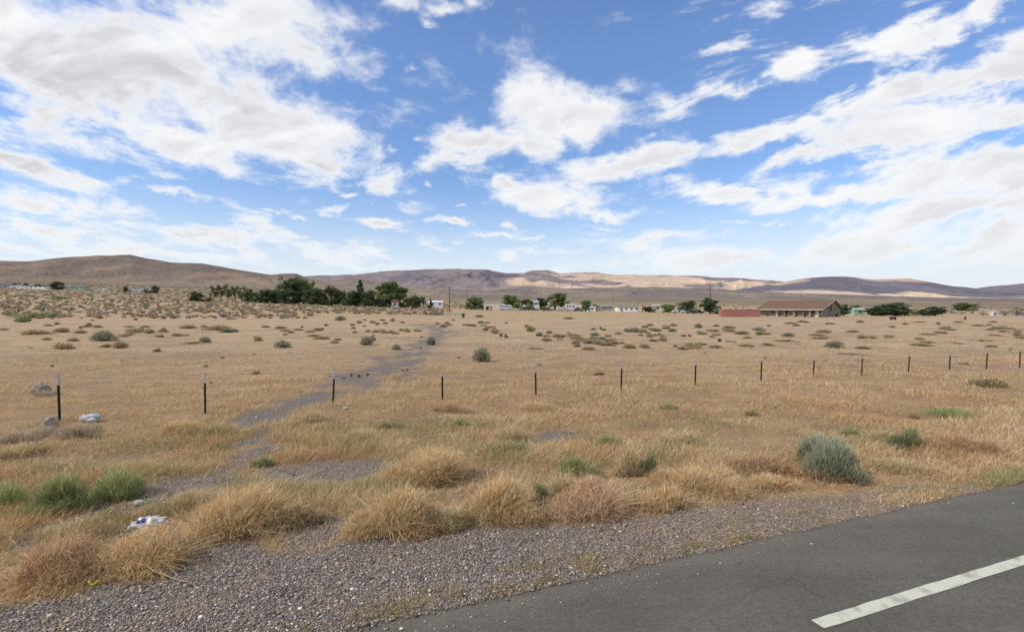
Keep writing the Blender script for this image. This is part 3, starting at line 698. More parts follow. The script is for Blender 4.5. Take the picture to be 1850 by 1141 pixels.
SH = [
 (870, 653, 38, 26, 'sage', 'rounded grey green sagebrush alone beyond the fourth and fifth fence posts'), (660, 623, 32, 18, 'sage', 'grey green sagebrush left of the old track with a brown neighbour behind'),
 (672, 616, 16, 10, 'rust', 'small brown shrub tucked behind the sagebrush left of the track'), (780, 623, 26, 17, 'sage', 'grey green sagebrush at the right side of the old track'),
 (716, 632, 16, 12, 'sage', 'thin sage sprig in the middle of the old track'), (510, 628, 30, 13, 'sage', 'low dark sagebrush left of the track, widest of its row'),
 (370, 619, 20, 12, 'sage', 'compact sagebrush between two bare stretches of the left field'), (466, 616, 16, 10, 'olive', 'tiny golden shrub left of the low dark sagebrush'),
 (187, 615, 50, 19, 'sage', 'widest grey green sagebrush of the left field'), (216, 629, 26, 14, 'olive', 'olive shrub at the right front of the widest left sagebrush'),
 (190, 627, 20, 9, 'olive', 'low olive shrub in front of the widest left sagebrush'), (113, 630, 42, 14, 'olive', 'low yellow olive shrub left of the widest left sagebrush'),
 (132, 616, 22, 7, 'olive', 'flat olive shrub behind the yellow olive one'), (284, 635, 18, 8, 'rust', 'tiny rust shrub alone right of the widest left sagebrush'),
 (65, 604, 55, 9, 'olive', 'long olive shrub row at the far left field'), (112, 600, 26, 9, 'olive', 'olive shrub right of the long left row'), (145, 602, 22, 7, 'olive', 'second olive shrub right of the long left row'),
 (243, 601, 32, 8, 'olive', 'flat olive shrub right of the widest sagebrush, left of two others'), (270, 602, 20, 9, 'olive', 'middle olive shrub of the flat three'), (290, 609, 18, 6, 'rust', 'rust shrub in front of the flat three'), (322, 607, 28, 7, 'olive', 'right olive shrub of the flat three'),
 (412, 600, 40, 10, 'sage', 'dark sagebrush at the right end of the olive bushes patch'), (395, 596, 50, 9, 'olive', 'wide olive bush patch behind the dark sagebrush'), (340, 593, 30, 7, 'olive', 'olive bush left of the wide patch'), (42, 582, 30, 14, 'dkg', 'square dark green bush near the left edge'),
 (75, 572, 90, 8, 'dkg', 'long dark green bush strip at the left edge'), (108, 540, 26, 6, 'dkg', 'dark green bush on the left slope below the houses'), (615, 579, 20, 9, 'sage', 'sage bush at the edge of the bare pink strip'),
 (900, 596, 0, 0, '', ''), (958, 599, 17, 11, 'olive', 'round olive shrub right of the track in mid field'), (975, 607, 15, 10, 'sage', 'round green sagebrush just right and in front of the olive one'),
 (877, 597, 14, 8, 'sage', 'small sage shrub left of the round olive one'), (905, 608, 9, 8, 'rust', 'dark brown shrub left one of a pair'), (914, 610, 11, 9, 'rust', 'dark brown shrub right one of a pair'),
 (892, 593, 10, 5, 'rust', 'small rust shrub beyond the dark pair'), (1143, 600, 34, 11, 'sage', 'sage patch among dark stones in the middle field'), (1160, 600, 20, 9, 'grey', 'grey shrub beside the sage patch in the middle field'), (1185, 598, 26, 6, 'sage', 'flat sage shrub right of the sage patch'),
 (1215, 599, 16, 7, 'dkg', 'dark green shrub between the sage patch and the far bushes'), (1262, 592, 16, 9, 'sage', 'round sage shrub in the middle of the right field'), (1137, 629, 26, 9, 'olive', 'low olive shrub nearest of the middle field'), (1165, 628, 24, 8, 'olive', 'olive shrub right of the nearest middle one'),
 (1101, 625, 12, 9, 'rust', 'rust shrub left of the nearest middle olive shrub'), (1072, 617, 22, 6, 'olive', 'flat olive shrub in the middle row'), (1036, 612, 20, 7, 'grey', 'grey shrub at the left of the middle row'), (1027, 576, 22, 4, 'dkg', 'flat green shrub beyond the middle row'),
 (1262, 629, 14, 8, 'olive', 'small olive shrub right of the middle row'), (1507, 628, 38, 13, 'sage', 'wide sagebrush beyond the seventh to ninth fence posts'), (1560, 630, 26, 6, 'sage', 'flat sagebrush right of the wide one'), (1424, 608, 26, 8, 'sage', 'dark sage bush left one of the right field pair'), (1372, 605, 16, 8, 'dkg', 'small dark bush under the red container side'),
 (1340, 604, 32, 7, 'sage', 'flat sage bush under the red container'), (1370, 597, 30, 8, 'sage', 'sage bush in front of the brown roofed building\'s left end'), (1488, 601, 26, 7, 'olive', 'olive bush in front of the brown roofed building'), (1541, 600, 26, 5, 'olive', 'olive bush right of the brown roofed building\'s front'),
 (1575, 611, 34, 6, 'olive', 'long olive shrub in the right field'), (1662, 613, 18, 5, 'olive', 'small olive shrub beyond the tenth post'), (1320, 618, 28, 5, 'grey', 'low grey shrub in the right mid field'), (1540, 640, 60, 4, 'grey', 'flat grey patch of brush just beyond the ninth post'), (1790, 697, 70, 16, 'olive', 'wide straw olive shrub right beyond the verge near the last posts'),
 (1655, 757, 30, 12, 'rust', 'brown shrub in the verge near the green strip'), (1745, 658, 40, 5, 'grey', 'dark flat twig pile between the twelfth and thirteenth posts'), (866, 573, 18, 5, 'dkg', 'low dark shrub right of the green bin'),
]
for px, py, w, h, k, lb in SH:
    if k: shrub(px, py, w, h, k, lb)
# random ones: sample in regions, nearest stay individual
cand = []
def region(n, px0, px1, py0, py1, keys, wl=(7, 20), hl=(3.5, 6)):
    for _ in range(n):
        py = random.uniform(py0, py1); px = random.uniform(px0, px1)
        if vnoise(px * .02, py * .11, 500) < random.uniform(.25, .75): continue
        f = .7 + .6 * (py - 565) / 50
        cand.append((px, py, random.uniform(*wl) * f, random.uniform(*hl) * f, random.choice(keys)))
region(85, -60, 1900, 577, 603, ['olive', 'olive', 'rust', 'sage', 'grey'])
region(60, 940, 1260, 590, 630, ['olive', 'rust', 'grey', 'sage'], (8, 20), (3.5, 6))
region(65, 1250, 1900, 575, 612, ['olive', 'sage', 'grey', 'rust', 'olive'], (9, 26), (3, 6))
region(34, -60, 460, 574, 604, ['olive', 'sage', 'grey', 'rust'], (9, 26), (4, 8))
region(64, 620, 900, 578, 604, ['olive', 'olive', 'rust', 'sage'], (7, 18), (3, 6))
region(60, -60, 1900, 606, 665, ['rust', 'grey'], (3, 9), (1.5, 3.5))
region(70, 1250, 1900, 577, 628, ['olive', 'olive', 'rust', 'olive'], (10, 30), (2.5, 4.5))
region(40, 940, 1260, 604, 632, ['olive', 'rust', 'olive', 'grey'], (9, 24), (2.5, 5))
region(40, -60, 620, 585, 625, ['olive', 'olive', 'rust'], (9, 26), (3, 5))
cand.sort(key=lambda c: -(c[2] * c[3]))
ncopy = 300 - len(shr)
for (px, py, w, h, k) in cand[:ncopy]:
    side = 'left of the old track' if px < 720 else ('between the track and the red container' if px < 1300 else 'right of the red container')
    shrub(px, py, w, h, k, 'low %s in the field %s' % (WORD[k], side), 'small %s plants %s' % (WORD[k], side))
# the rest as one mass: thick sage scrub belt on the slope
def scrub_belt():
    rest = [(c[0], c[1], c[2], c[3], c[4]) for c in cand[ncopy:]]
    P = {'sage': SAGEG, 'olive': OLIVE, 'rust': RUST, 'grey': GREY, 'dkg': DKGREEN}
    parts = []
    def tiny(x, y, w, h, pal, n):
        m = mound(w, h, n, P[pal], tw=w * .09, tl=(w * .12, w * .3), up=.4, fuzz=.6, dark=.35, lean=0)
        V = m[0] + np.array([x, y, float(terr(x, y))]); parts.append((V, m[1], m[2], m[3]))
    for px, py, w, h, k in rest:
        p = G(px, py); sc = p.y / F; tiny(p.x, p.y, w * sc, h * sc, k, 120)
    T = 0
    while T < 4700:
        Yd = math.exp(random.uniform(math.log(120), math.log(900))); px = random.uniform(-150, 2000)
        lim = 800 if Yd < 260 else 2000
        dens = 1.0 if px < 700 else (.75 if px < 850 else .3)
        if px > lim or random.random() > dens: continue
        if Yd < 155 and (px > 560 or random.random() < .4): continue
        x = (px - CX) / F * Yd
        w = random.uniform(.9, 2.2) * (1 + Yd / 900); tiny(x, Yd, w, w * random.uniform(.35, .5), random.choice(['sage', 'grey', 'olive', 'sage', 'grey', 'rust']), 42); T += 1
    V, Fc, Tt, C = merge(parts)
    tag(add_obj('scrubland', np_mesh('scrubland', V, Fc, Tt, C, [M_VEG])), 'thick belt of sagebrush scrub on the far slope and beyond the field', 'scrub', kind='stuff')
scrub_belt()
for o in shr: pass

# rocks and stones -----------------------------------------------------
def rock_mesh(name, seed, flat=.6):
    bm = bmesh.new(); bmesh.ops.create_icosphere(bm, subdivisions=2, radius=.5)
    r = random.Random(seed); ax = [Vector((r.uniform(-1, 1), r.uniform(-1, 1), r.uniform(-1, 1))).normalized() for _ in range(9)]
    for v in bm.verts:
        for a in ax:
            d = v.co.dot(a)
            if d > .36: v.co -= a * (d - .36)
        v.co.z *= flat
    me = bpy.data.meshes.new(name); bm.to_mesh(me); bm.free(); return me
M_DROCK = plain('dark_rock', (.085, .07, .075), .9, .3, 9, bump=.5); M_LROCK = plain('pale_rock', (.5, .46, .40), .9, .15, 9, bump=.5)
BR_ROCK = 1
M_PROCK = plain('pinkish_boulder', (.33, .27, .235), .95, .3, 7, bump=1.0)
for i, (px, py, w, h, lb) in enumerate([(60, 712, 34, 24, 'pinkish grey boulder beyond the first fence post, the farther of two'), (70, 778, 30, 24, 'pinkish grey boulder just left of the first fence post, the nearer of two'), (36, 792, 22, 11, 'low pinkish stone at the foot of the nearer boulder')]):
    me = rock_mesh('boulder', 70 + i, 1.0); me.materials.append(M_PROCK); p = G(px, py); sc = p.y / F
    o = add_obj('boulder', me); o.location = p + Vector((0, .2, h * sc * .2)); o.scale = (w * sc, w * sc * .8, h * sc * 1.4); o.rotation_euler = (0, 0, i * 1.3 + .4)
    tag(o, lb, 'boulder', 'boulders by the first fence post')
RK = [(634, 680, 5, 6, 0, 'dark upright stone at the left end of the track stones'), (648, 681, 7, 6, 0, 'second dark stone of the track stones'), (664, 678, 6, 5, 0, 'dark stone right of the pair on the track'), (621, 684, 5, 3, 0, 'tiny dark stone left of the track stones'),
      (727, 670, 6, 4, 0, 'dark stone on the right half of the track'), (735, 669, 5, 4, 0, 'rightmost dark stone of the track'), (760, 629, 5, 3, 0, 'small dark stone under the track sagebrush'), (622, 740, 9, 7, 1, 'pale stone beside the third fence post'),
      (462, 757, 6, 4, 1, 'small pale stone on the gravel strip left of the third post'), (955, 798, 8, 4, 1, 'white stone in the verge, mid frame'), (961, 803, 6, 3, 1, 'smaller white stone in front of the other'), (380, 692, 7, 4, 0, 'dark stone right of the second fence post'),
      (1085, 594, 5, 5, 0, 'dark stone left in the middle field heap'), (1092, 597, 5, 5, 0, 'dark stone second in the middle field heap'), (1130, 598, 6, 7, 0, 'tall dark stone before the sage patch'), (1191, 605, 6, 5, 0, 'dark stone right of the sage patch'),
      (1235, 608, 10, 5, 0, 'bluish dark stone left one of two'), (1246, 608, 9, 5, 0, 'bluish dark stone right one of two'), (1300, 617, 8, 7, 0, 'dark stone right of the bluish two'), (560, 686, 4, 3, 0, 'tiny dark stone left of the track')]
for i, (px, py, w, h, m, lb) in enumerate(RK):
    me = rock_mesh('rock', i); me.materials.append((M_DROCK, M_LROCK)[m]); p = G(px, py); sc = p.y / F
    o = add_obj('rock', me); o.location = p + Vector((0, 0, h * sc * .35)); o.scale = (w * sc, w * sc, h * sc / .6); o.rotation_euler = (0, 0, i * 1.7)
    tag(o, lb, 'stone', 'stones lying in the dry field')
# dark scrap row + white junk heap on left
def junk(px0, px1, py, hpx, n, mats, name, label):
    root = empty(name, G((px0 + px1) / 2, py), label=label, cat='debris')
    for i in range(n):
        p = G(random.uniform(px0, px1), py + random.uniform(-1.5, 1.5)); sc = p.y / F; mb = MB()
        w = random.uniform(1.5, 4) * sc; h = random.uniform(.5, 1) * hpx * sc; q = p - root.location
        mb.box(q.x - w / 2, q.x + w / 2, q.y - w / 2, q.y + w / 2, -.05, h, random.uniform(0, 3), w * .12); mb.build('chunk', mats[i % len(mats)], root)
M_WHITE = plain('white_paint', (.72, .72, .70), .6, .06, 3); M_CREAM = plain('cream_siding', (.58, .53, .42), .7, .08, 2)
junk(385, 420, 573, 4, 9, [M_DROCK], 'debris_pile', 'row of dark rubble beyond the left field')
junk(262, 305, 572, 4, 10, [M_LROCK, M_DROCK], 'debris_pile', 'pale junk heap on the scrub slope at left')

# ================================================================== FENCE
M_POST = plain('dark_green_steel', (.022, .03, .022), .6, .2, 30, .3); M_TIP = plain('faded_white_post_paint', (.40, .40, .44), .7, .12, 30); M_RUSTY = plain('rusty_steel', (.105, .06, .04), .85, .3, 30)
M_WIRE = plain('rusty_wire', (.085, .055, .04), .7, .2, 30, .5)
posts = [(104, 771, 673, 696), (369, 764, 671, 692), (602, 743, 662, 684), (799, 745, 668, 680), (968, 730, 659, 673), (1123, 711, 656, 666), (1257, 706, 650, 660), (1376, 698, 648, 653), (1471, 690, 647, 651), (1558, 687, 647, 648), (1643, 676, 643, 643), (1717, 682, 642, 642), (1784, 673, 638, 638), (1844, 670, 635, 635), (1902, 667, 634, 634)]
froot = None; tops = []
tilt = [0.03, .0, -.05, .005, .02, -.03, -.03, -.03, -.03, -.05, -.08, -.07, -.06, -.03, 0]
for i, (px, pb, ptp, pw) in enumerate(posts):
    # ease the ground line so that the run is straight
    Y = np.interp(px, [104, 1123, 1902], [11.3, 15.6, 22.2]) + [0, -.1, .25, -.15, 0, .1, 0, 0, .1, 0, .3, -.2, 0, 0, 0][i]
    p = AT(px, Y); ztop = CAMH + (HY - ptp) / F * Y; H = ztop - p.z
    if froot is None: froot = empty('barbed_wire_fence', p, label='barbed wire fence of dark steel T posts with whitish tips', cat='fence')
    q = p - froot.location; tx = tilt[i] * H * -1
    mat = M_POST if i < 8 else M_RUSTY
    zt = (ptp - pw) / F * Y * -1; body = max(H - zt, .2) if zt > 0 else H
    f = body / H; A = Vector((q.x - tx / 2, q.y, q.z - .25)); B = Vector((q.x + tx / 2, q.y, q.z + H))
    M_ = A.lerp(B, (body + .25) / (H + .25))
    def tpost(a, b, grow=0, knob=True):
        mb = MB(); bmv = mb.bm; w = .024 + grow; th = .005 + grow
        pr = [(-w, -th), (w, -th), (w, th), (th, th), (th, .04), (-th, .04), (-th, th), (-w, th)]
        vs = []
        for e in (a, b): vs.append([bmv.verts.new((e.x + x, e.y + y, e.z)) for x, y in pr])
        for k in range(8): bmv.faces.new((vs[0][k], vs[0][(k + 1) % 8], vs[1][(k + 1) % 8], vs[1][k]))
        bmv.faces.new(vs[1]); bmv.faces.new(vs[0][::-1])
        if knob:
            L = (b - a).length
            for k in range(int(L / .055)):
                c = a.lerp(b, (k + .5) * .055 / L); mb.box(c.x - .008, c.x + .008, c.y - th - .009, c.y - th + .001, c.z - .01, c.z + .01)
        return mb
    if zt > .03:
        po = tpost(A, M_).build('post', mat, froot); tpost(M_, B, .0005).build('painted_tip', M_TIP, po)
        p2 = po.children[0]; p2.location = (0, 0, 0)
    else: tpost(A, B).build('post', mat, froot)
    tops.append((A, B, H))
for lv in (.93, .72, .52, .30):
    mb = MB()
    for (a, b, h), (a2, b2, h2) in zip(tops[:-1], tops[1:]):
        def pt(a, b, h): return a.lerp(b, (lv * h + .25) / (h + .25)) + Vector((0, -.016, 0))
        s, e = pt(a, b, h), pt(a2, b2, h2); last = s
        for k in range(1, 7):
            f = k / 6; c = s.lerp(e, f); c.z -= (.05 + .02 * math.sin(s.x * 3 + lv * 9)) * 4 * f * (1 - f); mb.tube(last, c, .0019, n=4); last = c
            bb = s.lerp(e, f - .07); bb.z -= .035 * 4 * (f - .07) * (1.07 - f); mb.tube(bb + Vector((0, 0, -.014)), bb + Vector((.006, 0, .014)), .0013, n=3)
    s = pt(*tops[0]); mb.tube(s, s + Vector((-6, -1.9, 0)), .0017, n=4)
    mb.build('wire', M_WIRE, froot)

# ================================================================== LITTER
def bag(name, label, px, py, wpx, hpx, mat, seed, patch=None):
    p = G(px, py); sc = p.y / F; w, h = wpx * sc, hpx * sc
    bm = bmesh.new(); bmesh.ops.create_icosphere(bm, subdivisions=5, radius=.5)
    for v in bm.verts:
        d = v.co.normalized(); n1 = float(ridged(d.x * 2.3 + seed, d.y * 2.3 + d.z * 1.7, 4, seed)); n2 = float(fbm(d.x * 1.2 + 9, d.z * 1.5 + d.y + seed, 2, seed))
        v.co = d * (.2 + .38 * n1 + .2 * n2); v.co.x *= w * 1.15; v.co.y *= w * .7; v.co.z = (v.co.z + .32) * h * 1.15
    me = bpy.data.meshes.new(name); bm.to_mesh(me); bm.free(); me.materials.append(mat)
    o = add_obj(name, me); o.location = p + Vector((0, w * .3, .02)); tag(o, label, 'litter'); o.rotation_euler = (0, 0, .4)
    if patch is not None:
        bm = bmesh.new(); bm.from_mesh(me)
        keep = [f for f in bm.faces if (f.calc_center_median() - Vector((-w * .12, -w * .1, h * .75))).length < w * .15]
        bmesh.ops.delete(bm, geom=[f for f in bm.faces if f not in set(keep)], context='FACES')
        bm.normal_update()
        for v in bm.verts: v.co += v.normal * .004
        m2 = bpy.data.meshes.new('printed_patch'); bm.to_mesh(m2); bm.free(); m2.materials.clear(); m2.materials.append(patch)
        add_obj('printed_patch', m2, o)
    return o
M_PLAS = plain('white_plastic', (.62, .64, .66), .35, .08, 12, spec=.5); M_BLUE = plain('blue_print', (.05, .09, .25), .4, .2, 20, spec=.5)
M_YEL = plain('yellow_plastic', (.55, .52, .04), .5, .15, 20)
bag('plastic_bag', 'crumpled white plastic bag by the first fence post', 157, 764, 24, 14, M_PLAS, 5)
bag('plastic_bag', 'crumpled white plastic bag with a blue printed patch behind the orange brush', 250, 966, 54, 19, M_PLAS, 9, M_BLUE)
bag('paper_scrap', 'small white paper scrap on the gravel strip right of the green weeds', 243, 916, 15, 6, M_PLAS, 13)
bag('paper_scrap', 'small white crumpled scrap behind the pink tinged brush mound', 1172, 860, 27, 11, M_PLAS, 17)
bag('paper_scrap', 'tiny white scrap at the right edge near the reddish patch', 1842, 783, 8, 6, M_PLAS, 21)
p = G(160, 1066); mb = MB()
for i in range(9):
    a = i * .9; mb.tube((math.cos(a) * .02 + i * .012 - .05, math.sin(a) * .02, .03 + .015 * math.sin(i * 2)), (math.cos(a + .9) * .02 + i * .012 - .04, math.sin(a + .9) * .025, .03 + .015 * math.sin(i * 2 + 2)), .007, n=6)
o = mb.build('plastic_ribbon', M_YEL, None, p + Vector((0, 0, .02)), True); tag(o, 'small twisted bright yellow plastic ribbon on the gravel at lower left', 'litter')
# long dry stalks
M_STALK = plain('dry_stalk', (.50, .40, .24), .8, .15, 20)
SK = [((190, 1033), (330, 1060), .10, 'long pale stalk lying across the orange brush at lower left'), ((0, 989), (30, 993), .12, 'pale stalk at the left edge'), ((650, 1010), (600, 890), .25, 'curved pale stalk at the left side of the widest mound'),
      ((1640, 916), (1655, 928), .02, 'thin straw lying on the asphalt edge'), ((1412, 958), (1432, 962), .02, 'short yellow straw lying on the asphalt edge')]
for (a, b, hh, lb) in SK:
    A = G(*a); B = G(*b); 
    if hh == .25: A = G(620, 975); B = A + Vector((-.12, .1, .55))
    else: A += Vector((0, 0, hh)); B += Vector((0, 0, hh * .3 + .012))
    q0 = Vector((0, 0, 0)); d = B - A; prev = q0; mb = MB()
    for k in range(1, 9):
        f = k / 8; c = d * f + Vector((.04 * math.sin(f * 7), .03 * math.sin(f * 5), .03 * math.sin(f * PI))); mb.tube(prev, c, .0045 * (1.1 - f * .5), n=5); prev = c
        if hh > .05: mb.tube(c, c + Vector((random.uniform(-.03, .03), random.uniform(-.03, .03), random.uniform(.01, .05))), .002, n=4)
    o = mb.build('dry_stalk', M_STALK, None, A); tag(o, lb, 'stalk', 'loose dry stalks')

# ================================================================== TREES
def tree_mesh(kind, seed):
    """unit tree: height 1, crown width ~1 of given proportions; returns crown mesh, trunk mesh"""
    r = np.random.default_rng(seed); mb = MB(); parts = []
    pal = {'round': np.array([[.075, .10, .035], [.10, .13, .045], [.05, .072, .028]]), 'dark': np.array([[.028, .045, .022], [.04, .06, .028], [.055, .075, .035]]),
           'pale': np.array([[.15, .17, .095], [.19, .21, .12], [.11, .13, .07]]), 'bright': np.array([[.13, .17, .045], [.17, .21, .06], [.09, .12, .035]]),
           'cone': np.array([[.025, .042, .025], [.038, .058, .03], [.05, .07, .035]]), 'airy': np.array([[.075, .09, .04], [.10, .115, .055], [.05, .062, .03]]), 'bare': np.array([[.17, .15, .14], [.22, .19, .18], [.13, .115, .11]])}[kind]
    base = .04; cb = {'airy': .24, 'cone': .04, 'dark': .03, 'bright': .06, 'round': .06, 'pale': .06, 'bare': .1}[kind]
    mb.tube((0, 0, -.03), (0, 0, cb + .2), .035, .022, 7)
    nc = {'cone': 28, 'airy': 18, 'round': 36, 'dark': 40, 'pale': 26, 'bright': 26, 'bare': 16}[kind]
    for i in range(nc):
        if kind == 'cone':
            z = cb + (1 - cb) * (i + .5) / nc; R_ = .42 * (1 - z) ** .8 + .03; a = r.uniform(0, 6.28); rr = R_ * r.uniform(.3, .75); rad = max(.05, R_ * .55)
        else:
            z = cb + (1 - cb) * r.uniform(.1 if kind in ('airy', 'bare') else .05, .88); zz = (z - cb) / (1 - cb); R_ = .5 * math.sqrt(max(0.02, 1 - ((1.7 * zz - .75) ** 2 * .85 if kind == 'airy' else (abs(1.35 * zz - .38) ** 2.2) * (.55 if kind == 'round' else .9)))); a = r.uniform(0, 6.28)
            rr = R_ * r.uniform(.15, .8); rad = r.uniform(.10, .19) * (.75 if kind == 'airy' else 1)
            z = min(z, 1 - rad * .8)
        c = np.array([math.cos(a) * rr, math.sin(a) * rr, z])
        mb.tube((0, 0, min(cb + .18, max(.02, z * .55))), tuple(c), .014, .004, 5)
        m = 75 if kind in ('airy', 'bare') else 120
        d = r.normal(0, 1, (m, 3)); d /= np.linalg.norm(d, axis=1)[:, None]; rad3 = rad * r.uniform(.35, 1.12, m) ** .6
        p = c + d * rad3[:, None] * np.array([1, 1, .8]); p[:, 2] = np.maximum(p[:, 2], .01)
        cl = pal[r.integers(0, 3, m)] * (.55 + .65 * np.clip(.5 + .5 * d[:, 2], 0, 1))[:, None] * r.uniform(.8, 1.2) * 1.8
        nn = d + r.normal(0, .6, (m, 3)); nn /= np.linalg.norm(nn, axis=1)[:, None]
        parts.append(leaves(p, r.uniform(.035, .08, m) * (.7 if kind == 'bare' else 1), nn, cl))
    V, Fc, T, C = merge(parts)
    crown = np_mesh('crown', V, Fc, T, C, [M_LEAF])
    bmesh.ops.recalc_face_normals(mb.bm, faces=mb.bm.faces); tm = bpy.data.meshes.new('trunk'); mb.bm.to_mesh(tm); mb.bm.free(); tm.materials.append(M_BARK)
    return crown, tm
TP_ = {}
for i, k in enumerate(['round', 'dark', 'pale', 'bright', 'cone', 'airy', 'bare']): TP_[k] = [tree_mesh(k, 50 + i * 5 + j) for j in range(3)]
def tree(px, py, wpx, hpx, kind, Y, label, group):
    t = (px - CX) / F; x = t * Y; z = float(terr(x, Y)); zp = CAMH + (HY - py) / F * Y
    sc = Y / F; top = CAMH + (HY - (py - hpx)) / F * Y
    if group == GL: hpx *= 1.08; wpx *= 1.2 if kind == 'dark' else 1.08; top = CAMH + (HY - (py - hpx)) / F * Y
    root = empty('tree' if hpx > 12 else 'bush', (x, Y, z), label=label, cat='tree' if hpx > 12 else 'bush', group=group)
    cm, tm = random.choice(TP_[kind]); H = max(top - z, .5)
    a = random.uniform(0, 6.28)
    for nm, me in (('crown', cm), ('trunk', tm)):
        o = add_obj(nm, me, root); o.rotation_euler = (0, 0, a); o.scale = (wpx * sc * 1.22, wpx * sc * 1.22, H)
    return root
GL = 'trees of the left windbreak'; GM = 'trees around the trailers'; GR = 'trees behind the right field'
